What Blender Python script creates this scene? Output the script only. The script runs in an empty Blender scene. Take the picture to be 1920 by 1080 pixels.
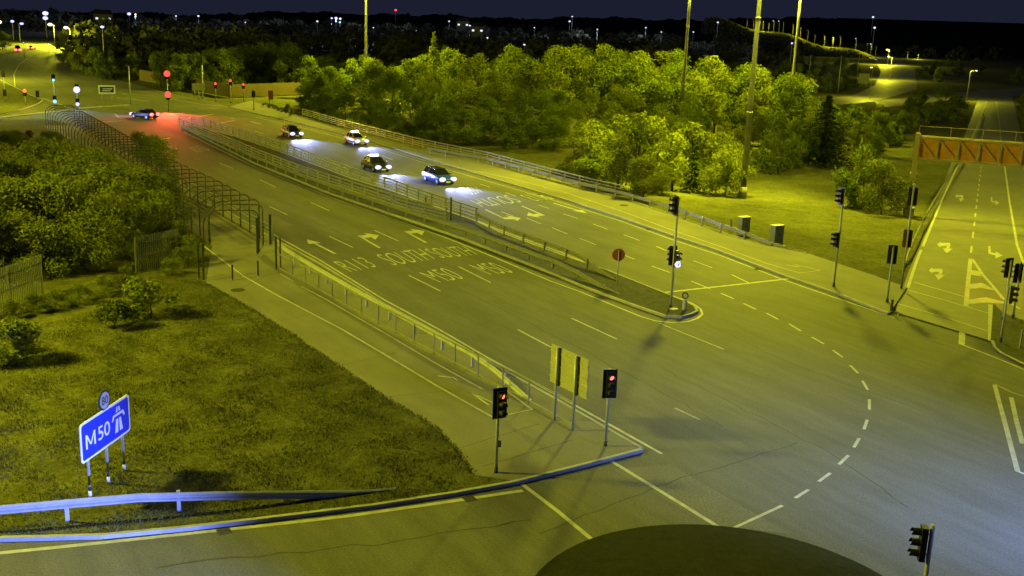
import bpy, bmesh, math, random
from mathutils import Vector, Matrix

random.seed(7)
S = bpy.context.scene
COL = S.collection

# ------------------------------------------------------------------ camera
FPX, CX, CY = 2000.0, 960.0, 540.0
CAM_H = 16.0
PITCH = math.atan(495 / 2000.0)
ROLL = math.atan(260 / 7460.0)
_f = Vector((0, math.cos(PITCH), -math.sin(PITCH)))
_r = Vector((1, 0, 0))
_u = _r.cross(_f)
c_, s_ = math.cos(ROLL), math.sin(ROLL)
R_, U_, F_ = c_ * _r + s_ * _u, c_ * _u - s_ * _r, _f
cam_d = bpy.data.cameras.new('camera')
cam_d.sensor_width = 36.0
cam_d.lens = 36.0 * FPX / 1920.0
cam_d.clip_start = 0.3
cam_d.clip_end = 9000
cam = bpy.data.objects.new('camera', cam_d)
COL.objects.link(cam)
m3 = Matrix((R_, U_, -F_)).transposed()
cam.matrix_world = Matrix.Translation((0, 0, CAM_H)) @ m3.to_4x4()
S.camera = cam
S.view_settings.view_transform = 'Standard'
S.view_settings.look = 'None'
S.view_settings.exposure = -0.22
S.view_settings.gamma = 1.0
S.render.engine = 'CYCLES'
S.cycles.use_denoising = True
S.cycles.max_bounces = 5
S.cycles.diffuse_bounces = 2
S.cycles.glossy_bounces = 2
S.cycles.sample_clamp_indirect = 2.0

# ------------------------------------------------------------------ night sky
W = bpy.data.worlds.new('World')
S.world = W
W.use_nodes = True
wn = W.node_tree
bg = wn.nodes['Background']
sky = wn.nodes.new('ShaderNodeTexSky')
sky.sky_type = 'NISHITA'
sky.sun_disc = False
sky.sun_elevation = math.radians(-4.0)
sky.sun_rotation = math.radians(180)
mixs = wn.nodes.new('ShaderNodeMix')
mixs.data_type = 'RGBA'
mixs.inputs[0].default_value = 0.72
mixs.inputs[7].default_value = (0.125, 0.15, 0.33, 1)      # town glow under the night cloud
wn.links.new(sky.outputs[0], mixs.inputs[6])
wn.links.new(mixs.outputs[2], bg.inputs[0])
bg.inputs[1].default_value = 0.14

# ------------------------------------------------------------------ lamp strengths
SODIUM = (0.94, 0.93, 0.03)
HEADL = (0.34, 0.39, 1.0)
P_MAST_A, P_MAST_L = 300000, 190000
P_MAST_FAR = 190000
P_STREET = 50000

def lamp(kind, loc, power, color, parent=None, size=0.3, name='lamp_light', spot=None, blend=0.6, aim=None, lin=None):
    d = bpy.data.lights.new(name, kind)
    d.energy = power
    d.color = color
    d.shadow_soft_size = size
    if kind == 'SPOT':
        d.spot_size = spot
        d.spot_blend = blend
    o = bpy.data.objects.new(name, d)
    COL.objects.link(o)
    o.location = loc
    if aim is not None:
        o.rotation_euler = Vector(aim).to_track_quat('-Z', 'Y').to_euler()
    if parent is not None:
        o.parent = parent
    return o

# ------------------------------------------------------------------ picking points on the ground
def ray(px, py):
    return R_ * ((px - CX) / FPX) - U_ * ((py - CY) / FPX) + F_

def at(px, py, z=0.0):
    d = ray(px, py)
    t = (z - CAM_H) / d.z
    return Vector((0, 0, CAM_H)) + d * t

def at_d(px, py, dist):
    """the point at horizontal distance dist in the direction of a picture point"""
    d = ray(px, py)
    k = dist / math.hypot(d.x, d.y)
    return Vector((0, 0, CAM_H)) + d * k

def proj(p):
    v = Vector(p) - Vector((0, 0, CAM_H))
    z = v.dot(F_)
    return CX + FPX * v.dot(R_) / z, CY - FPX * v.dot(U_) / z

def height_to(base, py):
    """height at which a vertical from base reaches picture row py"""
    lo, hi = 0.0, 60.0
    for _ in range(40):
        mid = (lo + hi) / 2
        if proj((base.x, base.y, base.z + mid))[1] > py:
            lo = mid
        else:
            hi = mid
    return lo

# the slip road runs down to the motorway
_rd = ray(1856, 143)
RAMP = Vector((_rd.x, _rd.y, 0)).normalized()
GRADE = _rd.z / math.hypot(_rd.x, _rd.y)
RAMP0 = at(1760, 548)
ROADN = Vector((0.857, 0.515, 0))
ROADD = Vector((-0.515, 0.857, 0))
KERB0 = at(1162, 380)

def sstep(a, b, x):
    t = min(1, max(0, (x - a) / (b - a)))
    return t * t * (3 - 2 * t)

def hgt(x, y):
    s = (Vector((x, y, 0)) - RAMP0).dot(RAMP)
    if s <= 0:
        return 0.0
    d = (Vector((x, y, 0)) - KERB0).dot(ROADN)
    t = (Vector((x, y, 0)) - KERB0).dot(ROADD)
    back = 1 - sstep(70, 92, t) * (1 - sstep(70, 120, d))
    return GRADE * min(s, 210.0) * sstep(0.5, 14, d) * back

def atg(px, py, up=0.0):
    """point on the terrain"""
    z = 0.0
    p = at(px, py, z)
    for _ in range(60):
        p = at(px, py, z + up)
        nz = hgt(p.x, p.y)
        z = z * 0.5 + nz * 0.5
    return Vector((p.x, p.y, z + up))

# ------------------------------------------------------------------ materials
def mat(name, col, rough=0.8, var=0.25, scale=4.0, bump=0.0, bscale=None, metal=0.0, spec=0.3, col2=None, detail=6):
    m = bpy.data.materials.new(name)
    m.use_nodes = True
    n = m.node_tree
    b = n.nodes['Principled BSDF']
    b.inputs['Roughness'].default_value = rough
    b.inputs['Metallic'].default_value = metal
    b.inputs['Specular IOR Level'].default_value = spec
    tc = n.nodes.new('ShaderNodeTexCoord')
    nz = n.nodes.new('ShaderNodeTexNoise')
    nz.inputs['Scale'].default_value = scale
    nz.inputs['Detail'].default_value = detail
    nz.inputs['Roughness'].default_value = 0.65
    n.links.new(tc.outputs['Object'], nz.inputs['Vector'])
    rp = n.nodes.new('ShaderNodeValToRGB')
    a = [max(0, v * (1 - var)) for v in col]
    e = list(col2) if col2 else [v * (1 + var) for v in col]
    rp.color_ramp.elements[0].position = 0.3
    rp.color_ramp.elements[1].position = 0.7
    rp.color_ramp.elements[0].color = (*a, 1)
    rp.color_ramp.elements[1].color = (*e, 1)
    n.links.new(nz.outputs['Fac'], rp.inputs[0])
    n.links.new(rp.outputs[0], b.inputs['Base Color'])
    if bump:
        bp = n.nodes.new('ShaderNodeBump')
        bp.inputs['Strength'].default_value = bump
        bp.inputs['Distance'].default_value = 0.05
        nb = n.nodes.new('ShaderNodeTexNoise')
        nb.inputs['Scale'].default_value = bscale or scale * 8
        nb.inputs['Detail'].default_value = 4
        n.links.new(tc.outputs['Object'], nb.inputs['Vector'])
        n.links.new(nb.outputs['Fac'], bp.inputs['Height'])
        n.links.new(bp.outputs['Normal'], b.inputs['Normal'])
    return m

def layered(name, base, patches, rough, bump, spec=0.3):
    """ground surface: base colour times several scales of noise; patches = [(scale, low, high, stretch)]"""
    m = bpy.data.materials.new(name)
    m.use_nodes = True
    n = m.node_tree
    b = n.nodes['Principled BSDF']
    b.inputs['Roughness'].default_value = rough
    b.inputs['Specular IOR Level'].default_value = spec
    tc = n.nodes.new('ShaderNodeTexCoord')
    prev = None
    for (sc, lo, hi, stretch) in patches:
        mp = n.nodes.new('ShaderNodeMapping')
        mp.vector_type = 'TEXTURE'
        if stretch:
            mp.inputs['Rotation'].default_value = (0, 0, math.atan2(ROADD.y, ROADD.x))
            mp.inputs['Scale'].default_value = (stretch, 1, 1)
        n.links.new(tc.outputs['Object'], mp.inputs['Vector'])
        nz = n.nodes.new('ShaderNodeTexNoise')
        nz.inputs['Scale'].default_value = sc
        nz.inputs['Detail'].default_value = 5
        nz.inputs['Roughness'].default_value = 0.6
        n.links.new(mp.outputs[0], nz.inputs['Vector'])
        mr = n.nodes.new('ShaderNodeMapRange')
        mr.inputs['From Min'].default_value = 0.3
        mr.inputs['From Max'].default_value = 0.7
        mr.inputs['To Min'].default_value = lo
        mr.inputs['To Max'].default_value = hi
        n.links.new(nz.outputs['Fac'], mr.inputs['Value'])
        if prev is None:
            prev = mr.outputs[0]
        else:
            mu = n.nodes.new('ShaderNodeMath')
            mu.operation = 'MULTIPLY'
            n.links.new(prev, mu.inputs[0])
            n.links.new(mr.outputs[0], mu.inputs[1])
            prev = mu.outputs[0]
    vm = n.nodes.new('ShaderNodeVectorMath')
    vm.operation = 'SCALE'
    vm.inputs[0].default_value = base
    n.links.new(prev, vm.inputs['Scale'])
    n.links.new(vm.outputs[0], b.inputs['Base Color'])
    if bump:
        bp = n.nodes.new('ShaderNodeBump')
        bp.inputs['Strength'].default_value = bump
        bp.inputs['Distance'].default_value = 0.06
        nb = n.nodes.new('ShaderNodeTexNoise')
        nb.inputs['Scale'].default_value = patches[-1][0]
        nb.inputs['Detail'].default_value = 4
        n.links.new(tc.outputs['Object'], nb.inputs['Vector'])
        n.links.new(nb.outputs['Fac'], bp.inputs['Height'])
        n.links.new(bp.outputs['Normal'], b.inputs['Normal'])
    return m

def glow(name, col, strength):
    m = bpy.data.materials.new(name)
    m.use_nodes = True
    n = m.node_tree
    n.nodes.remove(n.nodes['Principled BSDF'])
    e = n.nodes.new('ShaderNodeEmission')
    e.inputs[0].default_value = (*col, 1)
    e.inputs[1].default_value = strength
    n.links.new(e.outputs[0], n.nodes['Material Output'].inputs[0])
    return m

def leafmat(name, col, var=0.5):
    m = bpy.data.materials.new(name)
    m.use_nodes = True
    n = m.node_tree
    n.nodes.remove(n.nodes['Principled BSDF'])
    df = n.nodes.new('ShaderNodeBsdfDiffuse')
    tr = n.nodes.new('ShaderNodeBsdfTranslucent')
    mx = n.nodes.new('ShaderNodeMixShader')
    mx.inputs[0].default_value = 0.3
    oi = n.nodes.new('ShaderNodeObjectInfo')
    geo = n.nodes.new('ShaderNodeNewGeometry')
    tc = n.nodes.new('ShaderNodeTexCoord')
    nz = n.nodes.new('ShaderNodeTexNoise')
    nz.inputs['Scale'].default_value = 0.7
    n.links.new(tc.outputs['Object'], nz.inputs['Vector'])
    ad = n.nodes.new('ShaderNodeMath')
    ad.operation = 'ADD'
    n.links.new(nz.outputs['Fac'], ad.inputs[0])
    mu = n.nodes.new('ShaderNodeMath')
    mu.operation = 'MULTIPLY'
    mu.inputs[1].default_value = 0.35
    n.links.new(geo.outputs['Random Per Island'], mu.inputs[0])
    n.links.new(mu.outputs[0], ad.inputs[1])
    m2 = n.nodes.new('ShaderNodeMath')
    m2.operation = 'MULTIPLY_ADD'
    m2.inputs[1].default_value = 0.6
    n.links.new(oi.outputs['Random'], m2.inputs[0])
    n.links.new(ad.outputs[0], m2.inputs[2])
    rp = n.nodes.new('ShaderNodeValToRGB')
    rp.color_ramp.elements[0].position = 0.35
    rp.color_ramp.elements[1].position = 1.2 / 1.3
    rp.color_ramp.elements[0].color = (col[0] * (1 - var), col[1] * (1 - var), col[2], 1)
    rp.color_ramp.elements[1].color = (col[0] * (1 + var), col[1] * (1 + var * 0.8), col[2], 1)
    n.links.new(m2.outputs[0], rp.inputs[0])
    n.links.new(rp.outputs[0], df.inputs[0])
    n.links.new(rp.outputs[0], tr.inputs[0])
    n.links.new(df.outputs[0], mx.inputs[1])
    n.links.new(tr.outputs[0], mx.inputs[2])
    n.links.new(mx.outputs[0], n.nodes['Material Output'].inputs[0])
    return m

M = {}
M['asphalt'] = layered('asphalt', (0.092, 0.092, 0.092), [(0.06, 0.8, 1.2, 0), (0.55, 0.82, 1.18, 9), (2.2, 0.9, 1.1, 5), (14, 0.72, 1.28, 0)], 0.78, 0.25, 0.13)
M['ramp_asphalt'] = layered('ramp_asphalt', (0.105, 0.1, 0.095), [(0.08, 0.85, 1.15, 0), (0.8, 0.85, 1.15, 0), (14, 0.75, 1.25, 0)], 0.65, 0.25)
M['footway'] = layered('footway_surface', (0.125, 0.12, 0.11), [(0.12, 0.82, 1.2, 0), (0.7, 0.85, 1.15, 3), (16, 0.8, 1.2, 0)], 0.85, 0.2)
M['grass'] = layered('grass', (0.074, 0.075, 0.03), [(0.07, 0.7, 1.3, 0), (0.6, 0.75, 1.25, 0), (3.5, 0.6, 1.4, 0), (22, 0.45, 1.6, 0)], 0.95, 0.9, 0.05)
M['dark_mound'] = layered('dark_mound', (0.018, 0.02, 0.012), [(0.3, 0.8, 1.2, 0), (3, 0.75, 1.25, 0), (20, 0.5, 1.5, 0)], 0.95, 0.8, 0.05)
M['verge'] = layered('verge', (0.06, 0.062, 0.035), [(0.2, 0.8, 1.2, 0), (3, 0.7, 1.3, 0), (18, 0.6, 1.5, 0)], 0.95, 0.6, 0.1)
M['kerb'] = mat('kerb_concrete', (0.26, 0.26, 0.26), 0.8, 0.2, 1.2, 0.2, 20)
M['paint'] = mat('road_paint', (0.33, 0.33, 0.28), 0.7, 0.28, 2.2, 0.1, 20)
M['worn_paint'] = mat('worn_road_paint', (0.2, 0.2, 0.19), 0.7, 0.4, 2.5)
M['steel'] = mat('galvanised_steel', (0.34, 0.35, 0.37), 0.5, 0.15, 3, metal=0.25)
M['dull_steel'] = mat('dull_steel', (0.19, 0.195, 0.2), 0.6, 0.2, 3, metal=0.2)
M['iron'] = mat('cast_iron', (0.05, 0.05, 0.05), 1.0, 0.3, 6, spec=0.02)
M['bronze_rail'] = mat('parapet_aluminium', (0.2, 0.2, 0.19), 0.5, 0.2, 3, metal=0.2)
M['dark_steel'] = mat('dark_painted_steel', (0.03, 0.032, 0.034), 0.5, 0.25, 4)
M['pole'] = mat('pole_steel', (0.3, 0.31, 0.33), 0.5, 0.12, 2, metal=0.2)
M['mast'] = mat('mast_steel', (0.13, 0.135, 0.14), 0.6, 0.25, 0.9)
M['black'] = mat('signal_black', (0.012, 0.012, 0.014), 0.5, 0.3, 8)
M['rust_back'] = mat('brown_backing', (0.075, 0.035, 0.03), 0.6, 0.2, 5)
M['sign_blue'] = mat('sign_blue', (0.016, 0.035, 0.6), 0.4, 0.06, 3)
M['sign_white'] = mat('sign_white', (0.72, 0.74, 0.78), 0.4, 0.05, 3)
M['roundel'] = mat('roundel_face', (0.36, 0.37, 0.4), 0.5, 0.05, 3)
M['sign_black'] = mat('sign_black', (0.02, 0.02, 0.022), 0.5, 0.1, 3)
M['sign_back'] = mat('sign_back_aluminium', (0.27, 0.27, 0.22), 0.6, 0.15, 2)
M['dull_red'] = mat('faded_red', (0.2, 0.055, 0.06), 0.6, 0.15, 6)
M['gantry_yellow'] = mat('gantry_steel', (0.3, 0.26, 0.16), 0.55, 0.15, 2)
M['gantry_panel'] = mat('gantry_panel', (0.42, 0.2, 0.04), 0.6, 0.25, 1.5)
M['cabinet'] = mat('cabinet_green_grey', (0.17, 0.19, 0.19), 0.55, 0.12, 3)
M['bark'] = mat('bark', (0.06, 0.05, 0.035), 0.9, 0.35, 6, 0.5)
M['palisade'] = mat('palisade_galvanised', (0.075, 0.08, 0.095), 0.6, 0.2, 4)
M['fence_wood'] = mat('boundary_fence_timber', (0.075, 0.055, 0.04), 0.9, 0.3, 3)
M['tyre'] = mat('tyre_rubber', (0.015, 0.015, 0.016), 0.85, 0.2, 9)
M['rim'] = mat('wheel_rim', (0.4, 0.4, 0.42), 0.35, 0.1, 6, metal=0.7)
M['glass'] = mat('car_glass', (0.01, 0.011, 0.014), 0.08, 0.1, 3, spec=0.6)
M['car_dark'] = mat('car_dark_paint', (0.02, 0.021, 0.025), 0.25, 0.08, 3, spec=0.6)
M['car_white'] = mat('car_white_paint', (0.42, 0.42, 0.62), 0.3, 0.05, 3, spec=0.5)  # lavender of neighbouring headlights mixed into the white paint
M['car_headlit_blue'] = mat('car_headlit_blue_paint', (0.02, 0.07, 0.75), 0.3, 0.06, 3, spec=0.5)  # headlight light on the car side put into the paint colour
M['car_red'] = mat('car_red_paint', (0.3, 0.03, 0.03), 0.3, 0.08, 3, spec=0.5)
M['plate'] = mat('number_plate', (0.6, 0.6, 0.6), 0.4, 0.05, 3)
M['trim'] = mat('black_trim', (0.02, 0.02, 0.02), 0.6, 0.2, 5)
M['head_on'] = glow('headlight_lit', (0.62, 0.58, 1.0), 2.2)
M['tail_on'] = glow('tail_light_lit', (1.0, 0.13, 0.14), 5)
M['tail_off'] = mat('tail_light', (0.25, 0.02, 0.02), 0.3, 0.1, 4)
M['taxi_on'] = glow('roof_sign_lit', (1.0, 0.93, 1.0), 3.0)
M['red_on'] = glow('red_lens_lit', (1.0, 0.14, 0.1), 4)
M['red_far'] = glow('red_lens_lit_far', (1.0, 0.07, 0.06), 2.4)
M['orange_far'] = glow('orange_lens_lit', (1.0, 0.16, 0.04), 3.0)
M['green_on'] = glow('green_lens_lit', (0.55, 0.58, 1.0), 2.0)
M['green_far'] = glow('green_lens_lit_far', (0.3, 0.8, 1.0), 1.6)
M['lens_off'] = mat('lens_unlit', (0.05, 0.05, 0.055), 0.2, 0.2, 8, spec=0.5)
M['lantern'] = glow('sodium_lantern', (1.0, 0.9, 0.6), 4)
M['white_lantern'] = glow('white_lantern', (0.6, 0.56, 1.0), 2.0)
M['window_lit'] = glow('lit_window', (0.8, 0.82, 1.0), 1.6)
M['leaf_a'] = leafmat('leaf_broad', (0.072, 0.098, 0.024))
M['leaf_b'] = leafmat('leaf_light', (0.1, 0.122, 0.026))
M['leaf_c'] = leafmat('leaf_conifer', (0.035, 0.05, 0.02))
M['leaf_d'] = leafmat('leaf_bush', (0.084, 0.102, 0.03))
M['leaf_e'] = leafmat('leaf_dark', (0.03, 0.034, 0.03))
M['wall_grey'] = mat('house_wall', (0.2, 0.2, 0.22), 0.9, 0.1, 1)
M['grass_blade'] = mat('grass_blade', (0.085, 0.088, 0.034), 0.9, 0.35, 1.5, spec=0.1)
M['soil'] = mat('soil', (0.05, 0.045, 0.03), 0.95, 0.3, 2)

# ------------------------------------------------------------------ mesh helper
class MB:
    def __init__(self):
        self.v, self.f, self.mi, self.sm = [], [], [], []
        self.mats, self.cur, self.smooth = [], 0, False

    def use(self, m):
        if m not in self.mats:
            self.mats.append(m)
        self.cur = self.mats.index(m)
        return self

    def face(self, idx):
        self.f.append(idx)
        self.mi.append(self.cur)
        self.sm.append(self.smooth)

    def add(self, vs, fs):
        o = len(self.v)
        self.v += [tuple(p) for p in vs]
        for f in fs:
            self.face([o + i for i in f])

    def box(self, c, s, rz=0.0, rot=None):
        hx, hy, hz = s[0] / 2, s[1] / 2, s[2] / 2
        q = rot if rot is not None else Matrix.Rotation(rz, 3, 'Z')
        pts = [Vector(c) + q @ Vector((x, y, z)) for z in (-hz, hz) for (x, y) in ((-hx, -hy), (hx, -hy), (hx, hy), (-hx, hy))]
        self.add(pts, [(3, 2, 1, 0), (4, 5, 6, 7), (0, 1, 5, 4), (1, 2, 6, 5), (2, 3, 7, 6), (3, 0, 4, 7)])

    def bar(self, p, q, w, h, up=(0, 0, 1)):
        p, q = Vector(p), Vector(q)
        d = (q - p)
        if d.length < 1e-6:
            return
        d.normalize()
        s = d.cross(Vector(up))
        if s.length < 1e-4:
            s = d.cross(Vector((0, 1, 0)))
        s.normalize()
        t = s.cross(d)
        pts = []
        for c in (p, q):
            for a, b in ((-1, -1), (1, -1), (1, 1), (-1, 1)):
                pts.append(c + s * (a * w / 2) + t * (b * h / 2))
        self.add(pts, [(0, 3, 2, 1), (4, 5, 6, 7), (0, 1, 5, 4), (1, 2, 6, 5), (2, 3, 7, 6), (3, 0, 4, 7)])

    def tube(self, path, r, n=8, cap=True):
        path = [Vector(p) for p in path]
        rs = r if isinstance(r, (list, tuple)) else [r] * len(path)
        o = len(self.v)
        ref = Vector((0.31, 0.17, 0.93))
        for i, p in enumerate(path):
            d = (path[min(i + 1, len(path) - 1)] - path[max(i - 1, 0)]).normalized()
            if abs(d.dot(ref)) > 0.96:
                ref = Vector((0.9, 0.3, 0.1))
            s = d.cross(ref).normalized()
            t = d.cross(s)
            for k in range(n):
                a = 2 * math.pi * k / n
                self.v.append(tuple(p + s * (math.cos(a) * rs[i]) + t * (math.sin(a) * rs[i])))
        sm, self.smooth = self.smooth, True
        for i in range(len(path) - 1):
            for k in range(n):
                k2 = (k + 1) % n
                self.face([o + i * n + k, o + i * n + k2, o + (i + 1) * n + k2, o + (i + 1) * n + k])
        self.smooth = sm
        if cap:
            self.face([o + k for k in range(n)][::-1])
            self.face([o + (len(path) - 1) * n + k for k in range(n)])

    def disc(self, c, nrm, r, depth, n=16, rot=0.0, sx=1.0):
        nrm = Vector(nrm).normalized()
        self.tube([Vector(c) - nrm * depth / 2, Vector(c) + nrm * depth / 2], r, n)

    def prism(self, poly, z0, z1):
        n = len(poly)
        vs = [(p[0], p[1], z0) for p in poly] + [(p[0], p[1], z1) for p in poly]
        o = len(self.v)
        self.v += vs
        self.face([o + n + i for i in range(n)])
        for i in range(n):
            j = (i + 1) % n
            self.face([o + i, o + j, o + n + j, o + n + i])

    def ball(self, c, r, n=10, sz=(1, 1, 1)):
        c = Vector(c)
        o = len(self.v)
        rows = n // 2
        for i in range(rows + 1):
            th = math.pi * i / rows
            for k in range(n):
                a = 2 * math.pi * k / n
                self.v.append((c.x + r * sz[0] * math.sin(th) * math.cos(a), c.y + r * sz[1] * math.sin(th) * math.sin(a), c.z + r * sz[2] * math.cos(th)))
        sm, self.smooth = self.smooth, True
        for i in range(rows):
            for k in range(n):
                k2 = (k + 1) % n
                self.face([o + i * n + k, o + (i + 1) * n + k, o + (i + 1) * n + k2, o + i * n + k2])
        self.smooth = sm

    def mesh(self, name):
        me = bpy.data.meshes.new(name)
        me.from_pydata(self.v, [], self.f)
        for m in self.mats:
            me.materials.append(m)
        for p, mi, sm in zip(me.polygons, self.mi, self.sm):
            p.material_index = mi
            p.use_smooth = sm
        me.update()
        return me

    def build(self, name, material=None, parent=None):
        if material is not None:
            self.mats = [material]
            self.mi = [0] * len(self.f)
        o = bpy.data.objects.new(name, self.mesh(name))
        COL.objects.link(o)
        if parent is not None:
            o.parent = parent
        return o

def tag(o, label=None, cat=None, group=None, kind=None):
    if label: o['label'] = label
    if cat: o['category'] = cat
    if group: o['group'] = group
    if kind: o['kind'] = kind
    return o

def empty(name, loc=(0, 0, 0), rz=0.0, label=None, cat=None, group=None):
    o = bpy.data.objects.new(name, None)
    COL.objects.link(o)
    o.location = loc
    o.rotation_euler = (0, 0, rz)
    o.empty_display_size = 0.2
    return tag(o, label, cat, group)

def kids(o):
    return [c for c in bpy.data.objects if c.parent == o]

def copy_tree(o, parent=None):
    c = o.copy()
    COL.objects.link(c)
    if parent is not None:
        c.parent = parent
    for ch in kids(o):
        copy_tree(ch, c)
    return c

def structure(mb, name, m):
    o = mb.build(name, m)
    o['kind'] = 'structure'
    return o

# ------------------------------------------------------------------ ground sheets
def axis(lo, hi, step, far):
    a = []
    x = lo
    while x <= hi:
        a.append(x)
        x += step
    pre, s, x = [], step, lo
    while x > -far:
        s *= 1.6
        x -= s
        pre.append(x)
    post, s, x = [], step, hi
    while x < far:
        s *= 1.6
        x += s
        post.append(x)
    return pre[::-1] + a + post

g = MB()
xs, ys = axis(-120, 260, 5, 4500), axis(-20, 480, 5, 4500)
for y in ys:
    for x in xs:
        g.v.append((x, y, hgt(x, y) - 0.04))
nx = len(xs)
for j in range(len(ys) - 1):
    for i in range(nx - 1):
        g.face([j * nx + i, j * nx + i + 1, (j + 1) * nx + i + 1, (j + 1) * nx + i])
structure(g, 'ground', M['grass'])

def gp(pts, z=0.0):
    return [at(x, y, z) for x, y in pts]

def tri_sheet(poly, z, name, m):
    """flat sheet from a polygon, triangulated"""
    bm = bmesh.new()
    vs = [bm.verts.new((p[0], p[1], z)) for p in poly]
    bm.faces.new(vs)
    bmesh.ops.triangulate(bm, faces=bm.faces[:])
    bmesh.ops.recalc_face_normals(bm, faces=bm.faces[:])
    for f in bm.faces:
        if f.normal.z < 0:
            f.normal_flip()
    me = bpy.data.meshes.new(name)
    bm.to_mesh(me)
    bm.free()
    me.materials.append(m)
    o = bpy.data.objects.new(name, me)
    COL.objects.link(o)
    o['kind'] = 'structure'
    return o

def slab(poly, z0, z1, name, m):
    bm = bmesh.new()
    vs = [bm.verts.new((p[0], p[1], z1)) for p in poly]
    f = bm.faces.new(vs)
    f.normal_update()
    if f.normal.z < 0:
        f.normal_flip()
    r = bmesh.ops.extrude_face_region(bm, geom=[f])
    for v in [e for e in r['geom'] if isinstance(e, bmesh.types.BMVert)]:
        v.co.z = z1
    for v in vs:
        v.co.z = z0
    bmesh.ops.triangulate(bm, faces=bm.faces[:])
    bmesh.ops.recalc_face_normals(bm, faces=bm.faces[:])
    me = bpy.data.meshes.new(name)
    bm.to_mesh(me)
    bm.free()
    me.materials.append(m)
    o = bpy.data.objects.new(name, me)
    COL.objects.link(o)
    o['kind'] = 'structure'
    return o

# --- outlines measured on the ground
LK = [(1200, 846), (1130, 806), (1046, 757), (915, 684), (820, 629), (720, 574), (600, 499), (520, 455), (430, 402), (335, 352), (225, 283), (150, 236)]
left_edge = gp(LK)                                     # kerb between left carriageway and cycle footway
slip_kerb = gp([(-500, 1006), (0, 1012), (190, 1007), (350, 992), (480, 977), (700, 950), (850, 927), (960, 907), (1100, 872), (1200, 846)])
RK = [(430, 201), (480, 213), (580, 236), (697, 266), (797, 297), (955, 345), (1060, 375), (1162, 408), (1262, 443), (1350, 472), (1475, 520), (1565, 550), (1668, 590)]
right_edge = gp(RK)
road_poly = slip_kerb + left_edge[1:] + gp([(90, 224), (0, 224), (-500, 236), (-500, 120), (-60, 92), (20, 82), (62, 82), (110, 92), (150, 120), (230, 152), (330, 178), (400, 190)]) + right_edge + \
    gp([(1690, 592), (1857, 642), (1875, 666), (1920, 688), (2500, 830), (2500, 1500), (960, 1700), (-900, 1500)])
tri_sheet(road_poly, 0.0, 'road', M['asphalt'])

# slip road down to the motorway
def ramp_strip(left_px, right_px, name, m, up, step=4.0):
    L = [atg(*p, up) for p in left_px]
    Rr = [atg(*p, up) for p in right_px]
    mb = MB()
    def resample(pts, n):
        tot = [0]
        for a, b in zip(pts, pts[1:]):
            tot.append(tot[-1] + (b - a).length)
        out = []
        for i in range(n):
            t = tot[-1] * i / (n - 1)
            k = max(j for j in range(len(pts)) if tot[j] <= t + 1e-9)
            k = min(k, len(pts) - 2)
            u = (t - tot[k]) / max(1e-9, tot[k + 1] - tot[k])
            out.append(pts[k].lerp(pts[k + 1], u))
        return out
    n = max(2, int(max((L[-1] - L[0]).length, (Rr[-1] - Rr[0]).length) / step))
    L, Rr = resample(L, n), resample(Rr, n)
    K = 6
    for a, b in zip(L, Rr):
        for k in range(K + 1):
            p = a.lerp(b, k / K)
            mb.v.append((p.x, p.y, hgt(p.x, p.y) + up))
    for i in range(n - 1):
        for k in range(K):
            o = i * (K + 1) + k
            mb.face([o, o + 1, o + K + 2, o + K + 1])
    return structure(mb, name, m)

ramp_strip([(1678, 585), (1700, 520), (1786, 300), (1840, 168)], [(1960, 670), (1975, 560), (1935, 300), (1895, 168)], 'slip_road', M['ramp_asphalt'], 0.02)
# the motorway seen far below, curving away
ramp_strip([(1540, 186), (1600, 178), (1640, 160), (1652, 135), (1640, 112), (1612, 104)], [(1560, 198), (1640, 190), (1720, 168), (1715, 130), (1680, 108), (1620, 99)], 'motorway', M['ramp_asphalt'], 0.04, 6.0)
ramp_strip([(1640, 190), (1760, 176), (1900, 166), (2100, 160)], [(1650, 202), (1760, 190), (1900, 180), (2100, 174)], 'motorway_carriageway', M['ramp_asphalt'], 0.045, 6.0)

# footways, lawns, median
foot_left_out = gp([(386, 530), (460, 572), (550, 630), (640, 690), (720, 745), (818, 804), (859, 846), (890, 890), (930, 906)], 0.12)
cage_left = [p - ROADN * 0.0 for p in left_edge]
def offset(pts, d):
    """offset a polyline to its left side by d (pts run away from the camera)"""
    out = []
    for i, p in enumerate(pts):
        a, b = pts[max(0, i - 1)], pts[min(len(pts) - 1, i + 1)]
        t = (b - a).normalized()
        out.append(p + Vector((-t.y, t.x, 0)) * d)
    return out
path_far_left = offset(left_edge[7:], 4.7)
fw = [slip_kerb[7]] + slip_kerb[8:] + left_edge[1:] + path_far_left[::-1] + foot_left_out[:-1]
slab(fw, -0.1, 0.12, 'footway', M['footway'])
lawn = [slip_kerb[i] for i in range(0, 8)] + foot_left_out[::-1][1:] + path_far_left + gp([(60, 228), (-500, 240), (-900, 500), (-900, 1000)])
slab(lawn, -0.1, 0.125, 'lawn', M['grass'])
back_r = gp([(470, 190), (567, 219), (650, 243), (790, 279), (910, 304), (1085, 352), (1165, 371), (1260, 403), (1357, 438), (1440, 462), (1525, 481), (1580, 500), (1640, 520), (1700, 542)])
slab(right_edge + back_r[::-1], -0.2, 0.12, 'footway_over_bridge', M['footway'])
ML = [(345, 240), (400, 268), (480, 308), (620, 364), (700, 391), (781, 419), (869, 449), (996, 498), (1045, 517), (1100, 541), (1200, 578), (1250, 595)]
MN = [(1275, 596), (1292, 592), (1304, 586), (1300, 578), (1287, 570), (1262, 560)]
MR = [(1240, 551), (1145, 513), (1052, 481), (935, 438), (890, 417), (735, 361), (660, 338), (537, 291), (447, 260), (360, 236)]
slab(gp(ML + MN + MR), -0.1, 0.12, 'median', M['verge'])
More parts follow.
